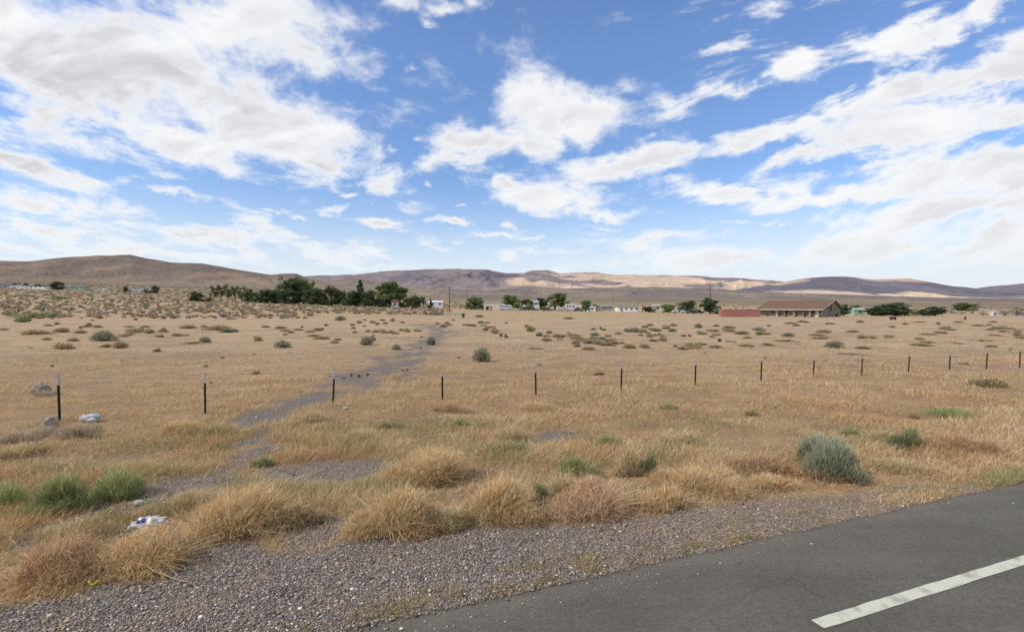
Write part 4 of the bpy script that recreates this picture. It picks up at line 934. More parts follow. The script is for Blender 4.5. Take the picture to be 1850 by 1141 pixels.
TR = [
 (354, 544, 22, 17, 'dark', 270, 'lone round dark tree left of the airy row', GL), (387, 546, 17, 30, 'airy', 278, 'leftmost airy tree with a bare trunk', GL), (399, 545, 16, 31, 'airy', 282, 'second airy tree from the left', GL), (412, 545, 19, 32, 'airy', 280, 'third airy tree, middle of the airy row', GL),
 (425, 546, 18, 30, 'airy', 276, 'fourth airy tree of the row', GL), (437, 546, 20, 29, 'airy', 274, 'fifth airy tree, thicker and darker', GL), (448, 547, 18, 24, 'round', 272, 'short tree at the end of the airy row', GL), (378, 545, 12, 8, 'round', 270, 'low bush under the leftmost airy tree', GL),
 (466, 548, 22, 19, 'dark', 268, 'lowest dark tree where the dense windbreak begins', GL), (482, 549, 26, 25, 'dark', 266, 'second dark tree of the dense windbreak', GL), (498, 549, 26, 25, 'dark', 268, 'dark tree below the pale tall one', GL), (508, 549, 28, 50, 'pale', 285, 'tall pale green poplar above the dense windbreak', GL),
 (520, 550, 26, 28, 'dark', 264, 'dark tree right of the pale poplar', GL), (534, 551, 34, 48, 'dark', 272, 'tallest dark tree of the windbreak', GL), (548, 551, 30, 42, 'round', 276, 'tall tree against the right of the tallest dark one', GL), (558, 551, 30, 45, 'airy', 284, 'tall open crowned tree at the top right of the group', GL),
 (566, 552, 30, 30, 'dark', 262, 'rounded dark tree ending the tall group', GL), (580, 552, 18, 22, 'dark', 263, 'low dark tree beside the gap', GL), (600, 552, 30, 34, 'dark', 262, 'wide dark tree standing alone after the gap', GL), (587, 552, 12, 16, 'round', 262, 'narrow low tree in the gap', GL), (622, 553, 10, 27, 'cone', 262, 'narrow columnar dark tree', GL),
 (636, 554, 26, 27, 'dark', 260, 'dark tree left of the conifer', GL), (651, 554, 28, 44, 'cone', 262, 'pointed conifer, the only one of the windbreak', GL), (667, 555, 28, 30, 'dark', 258, 'dark tree right of the conifer', GL), (684, 555, 18, 17, 'bright', 262, 'bright green bush under the big round tree', GL),
 (705, 555, 56, 45, 'round', 266, 'big round green tree at the right end of the windbreak', GL), (693, 556, 22, 17, 'dark', 258, 'dark low tree left under the big round tree', GL), (724, 556, 12, 10, 'dark', 255, 'low dark bush right of the big round tree', GL), (738, 556, 16, 19, 'round', 256, 'small tree first of the short row', GL),
 (747, 555, 11, 23, 'airy', 258, 'thin tree second of the short row', GL), (754, 556, 18, 20, 'dark', 254, 'dense dark tree in the short row', GL), (765, 556, 11, 21, 'airy', 256, 'thin tree fourth of the short row', GL), (778, 556, 9, 17, 'cone', 256, 'small pointed tree by the white building', GL),
 (859, 559, 32, 24, 'round', 262, 'tree left of the white shed', GM), (845, 559, 12, 13, 'pale', 264, 'pale sprig left of the shed tree', GM), (923, 556, 32, 25, 'round', 290, 'tree right of the white shed', GM), (936, 560, 16, 16, 'bright', 265, 'bright green tree beside the trailers', GM), (951, 557, 28, 18, 'round', 295, 'wide dark tree behind the trailers', GM),
 (957, 561, 20, 14, 'pale', 262, 'pale round bush in front of the trailers', GM), (976, 556, 28, 19, 'dark', 300, 'dark tree behind the tall white trailer', GM), (998, 560, 22, 22, 'pale', 268, 'pale tree left of the tallest middle tree', GM), (1010, 560, 38, 33, 'round', 280, 'tallest tree among the trailers', GM), (1026, 560, 16, 17, 'pale', 272, 'pale tree between the tallest tree and the tall box trailer', GM),
 (983, 561, 14, 8, 'bright', 262, 'low yellow green bush by the tall white trailer', GM), (1058, 562, 19, 22, 'round', 250, 'compact dark tree before the white trailer homes', GM), (1076, 562, 12, 13, 'round', 262, 'small tree at the right end of the trailer homes', GM),
 (1171, 565, 22, 12, 'dark', 235, 'low dark tree left of the cream house', GM), (1208, 566, 28, 17, 'round', 232, 'round tree right of the cream house', GM), (1229, 565, 18, 20, 'pale', 240, 'pale tree behind the parked cars', GM), (1245, 564, 26, 22, 'dark', 238, 'dark tree above the parked cars', GM), (1258, 566, 14, 12, 'pale', 232, 'pale bush right of the dark car tree', GM),
 (1282, 567, 34, 27, 'dark', 215, 'wide dark tree around the tall utility pole', GM), (1296, 567, 16, 12, 'pale', 210, 'pale bush left of the red container', GM),
 (1526, 572, 22, 23, 'dark', 185, 'dark tree against the gable end of the brown roofed building', GR), (1543, 571, 22, 18, 'round', 300, 'small far tree behind the mint shed', GR), (1575, 573, 24, 18, 'dark', 180, 'low dark tree at the left of the big bush', GR), (1592, 573, 34, 22, 'dark', 180, 'middle dark tree of the right thicket', GR),
 (1618, 573, 46, 28, 'dark', 180, 'biggest dark tree of the right thicket', GR), (1634, 573, 26, 19, 'round', 182, 'rounded tree at the right end of the thicket', GR), (1656, 572, 22, 15, 'pale', 190, 'pale tree in the gap of the right thicket', GR), (1668, 573, 18, 15, 'dark', 184, 'small dark tree in the gap of the right thicket', GR),
 (1690, 574, 34, 21, 'dark', 178, 'dark tree at the right end of the thicket', GR), (1702, 574, 16, 18, 'airy', 182, 'faded open tree at the very end of the thicket', GR), (1745, 562, 36, 16, 'round', 420, 'far bluish tree beyond the right field', GR), (1731, 560, 18, 10, 'round', 430, 'low far bush left of the far bluish tree', GR),
 (1815, 573, 26, 14, 'bare', 190, 'bare grey tree left of the right edge', GR), (1838, 573, 34, 23, 'bare', 190, 'tallest bare grey tree at the right edge', GR), (1860, 573, 30, 20, 'bare', 192, 'bare grey tree cut by the right edge', GR), (1775, 570, 22, 6, 'bare', 200, 'low grey brush left of the white hut', GR),
 (47, 519, 9, 8, 'dark', 455, 'small dark tree between two white houses at far left', 'trees among the far left houses'), (72, 519, 16, 6, 'dark', 470, 'low dark bush behind the white mobile home', 'trees among the far left houses'), (104, 521, 19, 14, 'dark', 440, 'largest tree among the far left houses', 'trees among the far left houses'),
 (227, 527, 9, 10, 'dark', 420, 'small dark tree left of the pale blue house', 'trees among the far left houses'), (262, 529, 12, 7, 'dark', 420, 'low dark tree right of the pale blue house', 'trees among the far left houses'), (280, 528, 14, 13, 'round', 410, 'green tree right of the pale blue house', 'trees among the far left houses'), (272, 543, 12, 6, 'round', 300, 'small green bush on the left slope', 'trees among the far left houses'),
 (1545, 560, 16, 10, 'round', 420, 'far tree above the mint shed', GR), (1455, 552, 22, 8, 'dark', 520, 'far dark tree line piece above the brown roof', GR), (1430, 552, 14, 8, 'dark', 520, 'second far dark tree above the brown roof', GR), (1278, 545, 16, 8, 'dark', 560, 'far tree behind the tall utility pole', GR),
]
for a in TR: tree(*a)

# ================================================================== BUILDINGS
M_GLASS = plain('dark_glass', (.03, .035, .045), .2, .1, 2, spec=.5); M_BROOF = plain('brown_shingle_roof', (.17, .108, .074), .9, .22, 1.4, bump=.3)
M_STUC = plain('tan_stucco', (.31, .26, .20), .9, .18, .7); M_GABLE = plain('weathered_gable_boards', (.25, .205, .175), .9, .3, .8)
M_FASC = plain('pale_fascia', (.46, .42, .37), .8, .1, 1.5); M_RED = plain('faded_red_steel', (.36, .16, .15), .7, .12, .6); M_RED2 = plain('orange_red_end', (.42, .15, .11), .7, .12, .6)
M_GREY = plain('grey_siding', (.24, .24, .26), .8, .1, 1.5); M_BLUEH = plain('pale_blue_siding', (.38, .45, .52), .8, .1, 1.5); M_MINT = plain('mint_siding', (.33, .45, .36), .8, .1, 1.5)
M_ROOFW = plain('white_metal_roof', (.66, .67, .68), .5, .08, 1.5); M_ROOFG = plain('grey_green_roof', (.16, .19, .185), .8, .12, 1.5); M_DARK = plain('dark_opening', (.03, .026, .024), .9, .2, 2)
M_PINKW = plain('pinkish_wall', (.50, .40, .36), .8, .1, 1.5); M_BIN = plain('dark_green_bin', (.015, .11, .05), .5, .15, 4); M_TYRE = plain('tyre_rubber', (.02, .02, .02), .9, .1, 5)
M_LAV = plain('off_white_aluminium', (.60, .60, .66), .45, .06, 1.5); M_CARD = plain('dark_car_paint', (.05, .055, .065), .35, .1, 2, spec=.5); M_CARS = plain('silver_car_paint', (.38, .40, .42), .35, .1, 2, spec=.5)
M_WOODP = plain('weathered_pole_wood', (.12, .085, .07), .9, .25, 2)

def long_house():
    Fr = Vector((93.5, 155)); back = Vector((12.4, 10)).normalized(); left = Vector((-10, 12.4)).normalized()
    L, D = 18.8, 15.0
    ang = math.atan2(-left.y, -left.x)     # local +x runs from left end to right end
    org = Fr + left * L
    z0 = float(terr(Fr.x, Fr.y))
    root = empty('long_building', (org.x, org.y, z0), ang, label='long low tan building with a brown shingled gable roof and white doors', cat='building')
    # local: x 0..L along front (left->right), y 0..D back
    eh, rh, ry = 2.35, 5.15, D * .62
    mb = MB(); mb.prism([(1.0, 0), (1.0, eh), (ry, rh - .12), (D, eh + .5), (D, 0)], 0, 1)
    for v in mb.bm.verts: v.co = Vector((v.co.y * (L - .02), v.co.x, v.co.z))
    mb.build('wall', M_STUC, root)
    mb = MB(); mb.prism([(.0, 0), (.0, eh - .05), (ry, rh - .15), (D - .02, eh + .45), (D - .02, 0)], 0, .18)
    for v in mb.bm.verts: v.co = Vector((L + v.co.y, v.co.x, v.co.z))
    g = mb.build('gable_wall', M_GABLE, root)
    for (y0, y1, a0, a1, m) in ((7.0, 7.9, 1.9, 3.7, M_DARK), (3.0, 4.6, 0.4, 1.9, M_GREY), (10.6, 13.0, 0.1, .8, M_DARK), (5.4, 5.65, .2, 3.3, M_DARK)):
        MB().box(L + .17, L + .22, y0, y1, a0, a1).build('vent' if m is M_DARK else 'window', m, g)
    # roof slabs
    mb = MB(); o1, o2 = -.9, L + .8
    mb.prism([(-.75, eh - .22), (ry, rh), (D + .6, eh + .3), (D + .6, eh + .48), (ry, rh + .2), (-.75, eh - .02)], o1, o2)
    for v in mb.bm.verts: v.co = Vector((v.co.y, v.co.x, v.co.z))
    rf = mb.build('roof', M_BROOF, root)
    MB().box(o1, o2, -.80, -.753, eh - .28, eh + .02).build('fascia', M_FASC, rf)
    mb = MB(); mb.prism([(-.75, eh - .26), (ry, rh - .02), (D + .6, eh + .26), (D + .6, eh + .5), (ry, rh + .22), (-.75, eh + .02)], o2 + .003, o2 + .06)
    for v in mb.bm.verts: v.co = Vector((v.co.y, v.co.x, v.co.z))
    mb.build('barge_board', M_FASC, rf)
    def fx(px):  # front-wall x for a photo column
        a = (px - CX) / F; d = -left; return (a * org.y - org.x) / (d.x - a * d.y)
    for px, w in ((1404, .25), (1416, .25), (1432, .7), (1450, .25), (1461, .6), (1478, .3)):
        x = fx(px); MB().box(x, x + w, .0, .95, 0, eh - .08).build('pier', M_STUC, root)
    for px in (1400, 1471):
        x = fx(px); d = MB().box(x, x + 1.0, .88, .97, .05, 2.05).build('door', M_WHITE, root); MB().box(x + .85, x + .92, .83, .88, .95, 1.1).build('handle', M_GREY, d)
    for px, w, a0, a1 in ((1374, 1.4, 1.5, 2.15), (1390, 1.2, 1.0, 2.1), (1383, .4, .1, 1.1), (1415, 1.0, 1.1, 2.1), (1438, 2.0, 1.55, 2.1), (1464, 1.0, 1.1, 2.1)):
        x = fx(px); wd = MB().box(x, x + w, .93, .99, a0, a1).build('window', M_GLASS, root); MB().box(x - .06, x + w + .06, .9, .96, a0 - .08, a0).build('sill', M_FASC, wd)
long_house()

def house(name, label, px, Y, wpx, hw, hr, wall, roof, cat='house', depth=6, rz=0, wins=4, door=True, roofkind='gable', lift=0, group=None):
    p = AT(px, Y); w = wpx * Y / F
    root = empty(name, p, rz, label=label, cat=cat, group=group)
    MB().box(-w / 2, w / 2, 0, depth, -.4, hw).build('wall', wall, root)
    mb = MB(); o = .25
    if roofkind == 'gable':
        mb.prism([(-o, hw), (depth / 2, hw + hr), (depth + o, hw), (depth + o, hw + .12), (depth / 2, hw + hr + .14), (-o, hw + .12)], -w / 2 - o, w / 2 + o)
    else:
        mb.prism([(-o, hw + hr), (depth + o, hw), (depth + o, hw + .14), (-o, hw + hr + .14)], -w / 2 - o, w / 2 + o)
    for v in mb.bm.verts: v.co = Vector((v.co.y, v.co.x, v.co.z))
    mb.build('roof', roof, root)
    if roofkind != 'gable':
        mb = MB(); mb.prism([(0.01, hw), (.01, hw + hr - .02), (depth - .01, hw + .01)], -w / 2 + .01, w / 2 - .01)
        for v in mb.bm.verts: v.co = Vector((v.co.y, v.co.x, v.co.z))
        mb.build('upper_wall', wall, root)
    for i in range(wins):
        x = -w / 2 + w * (i + .5) / wins + w * .06; ww = min(1.1, w / wins * .4)
        wd = MB().box(x - ww / 2, x + ww / 2, -.04, .02, hw * .45, hw * .8).build('window', M_GLASS, root)
        MB().box(x - ww / 2 - .06, x + ww / 2 + .06, -.07, -.005, hw * .45 - .08, hw * .45).build('sill', M_WHITE, wd)
    if door:
        x = -w / 2 + w * .22; MB().box(x - .45, x + .45, -.05, .03, 0, min(2.0, hw * .85)).build('door', M_GREY, root)
    return root
LH = 'houses on the far left slope'
house('house', 'long grey house at the far left edge', 4, 470, 34, 3.2, 1.0, M_GREY, M_ROOFG, group=LH)
house('mobile_home', 'white mobile home right of the grey house at far left', 30, 455, 22, 2.5, .4, M_WHITE, M_GREY, 'mobile home', group=LH)
house('mobile_home', 'small white trailer home at far left between two homes', 43.5, 450, 6, 2.2, .3, M_WHITE, M_ROOFW, 'mobile home', wins=1, door=False, group=LH)
house('mobile_home', 'longest white mobile home at far left', 67, 450, 34, 2.3, .4, M_WHITE, M_DARK, 'mobile home', group=LH)
house('house', 'lavender grey house right of the largest far left tree', 119, 455, 14, 2.4, .9, M_GREY, M_GREY, group=LH)
house('house', 'pale green long house with dark windows at far left', 139, 450, 27, 2.6, .4, M_MINT, M_ROOFG, wins=5, group=LH)
house('shed', 'tiny white shed alone on the left slope', 188, 440, 7, 1.6, .3, M_WHITE, M_ROOFW, 'shed', wins=1, door=False, depth=3)
house('house', 'blue grey house left of the pale blue one', 233, 420, 14, 2.0, .6, M_GREY, M_GREY, group=LH)
house('house', 'pale blue house on the left slope', 248, 415, 17, 2.1, .5, M_BLUEH, M_BLUEH, group=LH)
house('shed', 'dark low shed beside the pale blue house', 266, 418, 16, 1.8, .5, M_DARK, M_GREY, 'shed', wins=1)
house('barn', 'white barn behind the short tree row near the utility pole', 787, 300, 25, 3.0, .8, M_LAV, M_ROOFW, 'barn', wins=2)
house('pump_house', 'narrow pinkish hut in front of the big round tree', 713, 250, 11, 3.0, 1.2, M_PINKW, M_RUSTY, 'hut', depth=3, wins=1)
house('shed', 'large cream shed with a white slanted roof and dark open bay', 888.5, 258, 29, 3.0, .75, M_CREAM, M_ROOFW, 'shed', depth=7, wins=0, door=False, roofkind='mono')
sh = [o for o in COL.objects if o.name.startswith('shed') and o.get('label', '').startswith('large cream')][0]
MB().box(-2.9, .1, -.06, .02, 0, 1.9).build('open_bay', M_DARK, sh); MB().box(-1.6, -.2, -.1, -.05, .5, 1.5).build('bay_panel', M_PINKW, sh)
house('house', 'low grey house left of the white mobile home in the middle distance', 1096, 330, 22, 1.9, 1.0, M_GREY, M_GREY, wins=2)
house('mobile_home', 'white mobile home with grey green roof and three windows in the middle distance', 1134, 250, 37, 2.4, .5, M_WHITE, M_ROOFG, 'mobile home', wins=4)
house('house', 'cream stucco house between two dark trees', 1187, 245, 15, 3.0, .6, M_CREAM, M_PINKW, wins=1)
house('mobile_home', 'white trailer home left of the compact dark tree', 1048, 262, 16, 2.2, .3, M_CREAM, M_ROOFW, 'mobile home', wins=2, depth=4, group='white trailer homes')
house('mobile_home', 'white trailer home right of the compact dark tree', 1069, 258, 15, 2.1, .3, M_WHITE, M_ROOFW, 'mobile home', wins=1, depth=4, group='white trailer homes')
house('shed', 'mint green shed left of the right thicket', 1553, 190, 20, 2.0, .6, M_MINT, M_MINT, 'shed', wins=1, depth=4, door=False)
house('shed', 'pale small hut left of the mint green shed', 1541, 230, 8, 2.0, .6, M_CREAM, M_ROOFG, 'shed', wins=0, depth=4, door=False)
house('hut', 'small white hut near the bare grey trees', 1800, 200, 9, 1.4, .2, M_LAV, M_ROOFW, 'hut', wins=0, depth=2)
house('hut', 'low grey hut at the right edge under the bare trees', 1850, 205, 20, 1.2, .2, M_GREY, M_GREY, 'hut', wins=1, depth=3)

def container():
    Y = 152; p = AT(1338, Y); w = 68 * Y / F; root = empty('shipping_container', p, R(-4), label='faded red steel container left of the brown roofed building', cat='container')
    h = 2.25; mb = MB(); n = 46; pr = []
    for i in range(n): 
        x = -w / 2 + .9 + (w - .95) * i / n; dx = (w - .95) / n
        pr += [(x, 0), (x + dx * .3, 0), (x + dx * .5, .06), (x + dx * .8, .06)]
    pts = [(x, y, z) for x, y in pr for z in (.12, h - .12)]
    mb.poly(pts, [(2 * i, 2 * i + 2, 2 * i + 3, 2 * i + 1) for i in range(len(pr) - 1)])
    mb.build('side_panel', M_RED, root)
    MB().box(-w / 2 + .05, w / 2 - .05, .08, 2.4, .1, h - .08).build('body', M_RED, root)
    MB().box(-w / 2, -w / 2 + .9, -.03, .07, .12, h - .12).build('end_door', M_RED2, root)
    mb = MB(); mb.box(-w / 2, w / 2, -.04, .03, 0, .12).box(-w / 2, w / 2, -.04, .03, h - .12, h).box(w / 2 - .12, w / 2, -.045, .04, .12, h - .12).box(-w / 2, w / 2, .03, 2.44, h - .07, h - .02)
    mb.build('frame', M_RED, root)
container()

def trailer(px, Y, wpx, h, mat, label, box=False, group='campers and trailers parked among the trees'):
    p = AT(px, Y); w = wpx * Y / F; root = empty('travel_trailer', p, label=label, cat='trailer', group=group)
    mb = MB(); b = .5
    if box: mb.prism([(-w / 2, b), (w / 2, b), (w / 2, h), (-w / 2, h)], 0, 2.4)
    else: mb.prism([(-w / 2, b), (w / 2 - .3, b), (w / 2, b + .8), (w / 2 - .5, h), (-w / 2 + .2, h), (-w / 2, h - .3)], 0, 2.4)
    mb.build('body', mat, root)
    for x in (-.15 * w, -.15 * w + .9):
        wh = MB().tube((x, -.03, .35), (x, .22, .35), .35, n=14).build('wheel', M_TYRE, root); MB().tube((x, -.05, .35), (x, -.031, .35), .16, n=10).build('rim', M_LAV, wh)
    for x in ((-.3 * w, -.05 * w, .25 * w) if w > 3 else (0,)): MB().box(x - .35, x + .35, -.03, .02, h * .55, h * .78).build('window', M_GLASS, root)
    MB().box(.1 * w - .3, .1 * w + .3, -.025, .02, b + .05, b + 1.7).build('door', M_LAV, root)
    mb = MB(); mb.tube((w / 2 - .1, 1.2, .5), (w / 2 + .7, 1.2, .45), .05); mb.build('hitch', M_GREY, root)
    MB().box(-.3, .4, .9, 1.5, h, h + .22).build('roof_unit', M_WHITE, root)
trailer(909, 272, 13, 3.0, M_LAV, 'white camper just right of the cream shed')
trailer(920, 268, 12, 2.6, M_LAV, 'second white camper right of the cream shed')
trailer(969.5, 285, 11, 5.2, M_LAV, 'tallest white trailer with a pointed roof unit behind the bushes')
trailer(947, 270, 9, 2.6, M_LAV, 'short camper between the bright tree and the pale bush')
trailer(1010, 262, 9, 2.2, M_CREAM, 'low pale camper left of the tall box trailer')
trailer(1031, 258, 19, 3.7, M_LAV, 'tall lavender white box trailer, biggest in the row', True)
trailer(998, 262, 5, 1.6, M_WHITE, 'tiny white box trailer left of the low camper', True)
trailer(1220, 228, 10, 1.4, M_WHITE, 'low white flat trailer right of the cream house', True)
def car(px, Y, mat, label, L=4.5, pick_=False, rz=0):
    p = AT(px, Y); root = empty('parked_car', p, rz, label=label, cat='car', group='vehicles parked among the trees'); a = L / 2
    mb = MB()
    if pick_: mb.prism([(-a, .4), (a, .4), (a, .95), (a - .1, 1.0), (a - 1.4, 1.05), (a - 1.7, 1.7), (a - 2.8, 1.7), (a - 2.9, 1.05), (-a, 1.05)], 0, 1.8)
    else: mb.prism([(-a, .35), (a, .35), (a, .8), (a - .2, .9), (a - 1.1, 1.0), (a - 1.8, 1.45), (-a + 1.0, 1.48), (-a + .3, 1.0), (-a, .9)], 0, 1.75)
    mb.build('body', mat, root)
    mb = MB(); mb.prism([(a - 1.3, 1.03), (a - 1.85, 1.4), (a - 2.7, 1.42), (a - 2.75, 1.03)], -.012, .02); mb.build('side_window', M_GLASS, root)
    for x in (-a + .85, a - .85):
        for y in (-.02, 1.6):
            wh = MB().tube((x, y, .34), (x, y + .2, .34), .34, n=14).build('wheel', M_TYRE, root); MB().tube((x, y - .02, .34), (x, y - .002, .34), .17, n=10).build('rim', M_CARS, wh)
    for y in (.15, 1.35): MB().box(a - .02, a + .02, y, y + .25, .62, .78).build('headlight', M_WHITE, root)
car(934, 256, M_CARS, 'silver car under the bright green tree'); car(948, 255, M_CARD, 'dark car below the short camper'); car(963, 255, M_CARD, 'dark pickup truck left of the low yellow green bush', 5.2, True)
car(988, 255, M_CARD, 'dark pickup truck left of the tiny white box trailer', 5.3, True); car(1021, 252, M_CARS, 'silver car in front of the tall box trailer'); car(1045, 254, M_CARD, 'dark car left of the compact dark tree'); car(866, 255, M_CARD, 'dark car under the tree left of the cream shed', 4.8)
car(1240, 222, M_CARS, 'silver car left of two dark ones under the dark tree'); car(1251, 220, M_CARD, 'dark car in the middle of the three under the dark tree'); car(1262, 222, M_RED2 if False else M_CARD, 'dark pickup truck right of the three under the dark tree', 5.2, True)
car(713, 240, M_CARS, 'pale blue grey car in front of the pinkish hut', 3.6)

def pole(px, pyt, Y, label, arms=1, r=.15, low=False):
    p = AT(px, Y); H = CAMH + (HY - pyt) / F * Y - p.z; root = empty('utility_pole', p, random.uniform(-.5, .5), label=label, cat='utility pole', group='wooden utility poles')
    MB().tube((0, 0, -.3), (0, 0, H), r, r * .65, 10).build('pole', M_WOODP, root)
    for k in range(arms):
        z = H - .5 - k * 1.1; ar = MB().box(-1.2, 1.2, -.05 - r, .05 - r, z - .06, z + .06).build('crossarm', M_WOODP, root)
        for x in (-1.1, -.4, .4, 1.1): MB().tube((x, -r, z + .06), (x, -r, z + .22), .04, n=6).build('insulator', M_GREY, ar)
pole(812, 518, 200, 'tall wooden utility pole near the green bin', 1, .2)
pole(844, 526, 300, 'second wooden pole just right of the tall one, farther away', 1, .16)
pole(1107, 530, 420, 'thin distant pole between the trailer homes and the mobile home', 1, .14)
pole(1283, 515, 215, 'tall wooden utility pole rising out of the wide dark tree', 2, .2)
pole(1161, 548, 245, 'short pole at the right end of the white mobile home', 0, .2)
pole(284, 525, 300, 'short lone pole on the left slope', 1, .1)
pole(1166, 551, 250, 'shorter post next to the short pole', 0, .16)

# wheeled bin
p = AT(837, 135); root = empty('wheelie_bin', p, R(8), label='dark green dumpster bin standing alone in the field near the tall pole', cat='bin')
mb = MB(); mb.prism([(-.33, .1), (.33, .1), (.4, 1.12), (-.4, 1.12)], 0, .7); mb.build('body', M_BIN, root)
MB().box(-.44, .44, -.05, .78, 1.122, 1.2, bev=.02).build('lid', M_BIN, root)
for x in (-.38, .32): MB().tube((x, .6, .12), (x + .06, .6, .12), .12, n=12).build('wheel', M_TYRE, root)
# low rail fence near the pole
p = AT(795, 200); root = empty('wooden_fence', p, 0, label='low broken brown rail fence left of the tall utility pole', cat='fence')
for i, x in enumerate((-5, -3, -1, 1, 3, 4.5)): MB().box(x - .1, x + .1, -.1, .1, -.3, 1.1 + .15 * (i % 2)).build('post', M_WOODP, root)
for z in (.45, .9): MB().box(-5, 4.5, -.13, -.101, z - .07, z + .07).build('rail', M_WOODP, root)
# troughs
M_TRO = plain('rust_brown_steel', (.07, .03, .02), .8, .2, 4)
p = AT(1615, 112); root = empty('feed_trough', p, .1, label='rust brown low trough on two legs in the right field', cat='trough')
mb = MB(); mb.prism([(-.62, .22), (.62, .22), (.68, .64), (-.68, .64)], 0, .45); mb.box(-.72, .72, -.04, .49, .641, .68); mb.build('basin', M_TRO, root)
for x in (-.5, .42): MB().box(x, x + .1, .02, .43, -.1, .248).build('leg', M_TRO, root)
p = AT(1744, 112); root = empty('stump_post', p, .1, label='short dark brown stump like post in the right field', cat='post')
mb = MB(); mb.tube((0, 0, -.1), (.02, 0, .72), .17, .14, 9); mb.build('trunk', M_TRO, root); MB().tube((-.1, 0, .4), (-.3, 0, .62), .07, .05, 7).build('branch_stub', M_TRO, root)

# ================================================================== WORLD
w = bpy.data.worlds.new('World'); scene.world = w; w.use_nodes = True; nt = w.node_tree; nt.nodes.clear()
SUN_EL = R(42); SUN_AZ = R(-112)   # azimuth from +Y, clockwise positive (towards +X)
sky = N(nt, 'ShaderNodeTexSky', sky_type='NISHITA'); sky.sun_disc = False; sky.sun_elevation = SUN_EL; sky.sun_rotation = SUN_AZ
sky.air_density = 1.0; sky.dust_density = .6; sky.ozone_density = 2.5; sky.altitude = 1300
tc = N(nt, 'ShaderNodeTexCoord'); sp = N(nt, 'ShaderNodeSeparateXYZ'); nt.links.new(tc.outputs['Generated'], sp.inputs[0])
ay = mathn(nt, 'MAXIMUM', mathn(nt, 'ABSOLUTE', sp.outputs[1]), .06)
U = mathn(nt, 'DIVIDE', sp.outputs[0], ay); Vv = mathn(nt, 'DIVIDE', sp.outputs[2], ay)
UV = N(nt, 'ShaderNodeCombineXYZ'); nt.links.new(U, UV.inputs[0]); nt.links.new(Vv, UV.inputs[1])
# cloud-plane coordinates for the noise
vz = mathn(nt, 'ADD', mathn(nt, 'MAXIMUM', Vv, 0.0), .22)
PU = mathn(nt, 'DIVIDE', U, vz); PV = mathn(nt, 'DIVIDE', 1.0, vz)
PL = N(nt, 'ShaderNodeCombineXYZ'); nt.links.new(PU, PL.inputs[0]); nt.links.new(PV, PL.inputs[1])
# streak mapping for the right side
mp = N(nt, 'ShaderNodeMapping'); mp.inputs['Rotation'].default_value = (0, 0, R(-14)); mp.inputs['Scale'].default_value = (.38, 1.9, 1); nt.links.new(PL.outputs[0], mp.inputs[0])
rt = N(nt, 'ShaderNodeMapRange'); rt.interpolation_type = 'SMOOTHSTEP'; nt.links.new(U, rt.inputs[0]); rt.inputs[1].default_value = .05; rt.inputs[2].default_value = .45
nA = noise(nt, PL.outputs[0], 3.4, 12, .66, .3); mpu = N(nt, 'ShaderNodeMapping', vector_type='TEXTURE'); mpu.inputs['Rotation'].default_value = (0, 0, R(14)); mpu.inputs['Scale'].default_value = (1.0, .30, 1); nt.links.new(UV.outputs[0], mpu.inputs[0])
nB = noise(nt, mpu.outputs[0], 4.2, 12, .66, .3)
nm = N(nt, 'ShaderNodeMix'); nt.links.new(rt.outputs[0], nm.inputs[0]); nt.links.new(nA.outputs[0], nm.inputs[2]); nt.links.new(nB.outputs[0], nm.inputs[3]); NZ = nm.outputs[0]
wn = noise(nt, UV.outputs[0], 9, 5, .6); wv = N(nt, 'ShaderNodeVectorMath', operation='SUBTRACT'); nt.links.new(wn.outputs['Color'], wv.inputs[0]); wv.inputs[1].default_value = (.5, .5, .5)
ws = N(nt, 'ShaderNodeVectorMath', operation='MULTIPLY'); nt.links.new(wv.outputs[0], ws.inputs[0]); ws.inputs[1].default_value = (.16, .09, 0)
wu = N(nt, 'ShaderNodeVectorMath', operation='ADD'); nt.links.new(UV.outputs[0], wu.inputs[0]); nt.links.new(ws.outputs[0], wu.inputs[1]); WUV = wu.outputs[0]
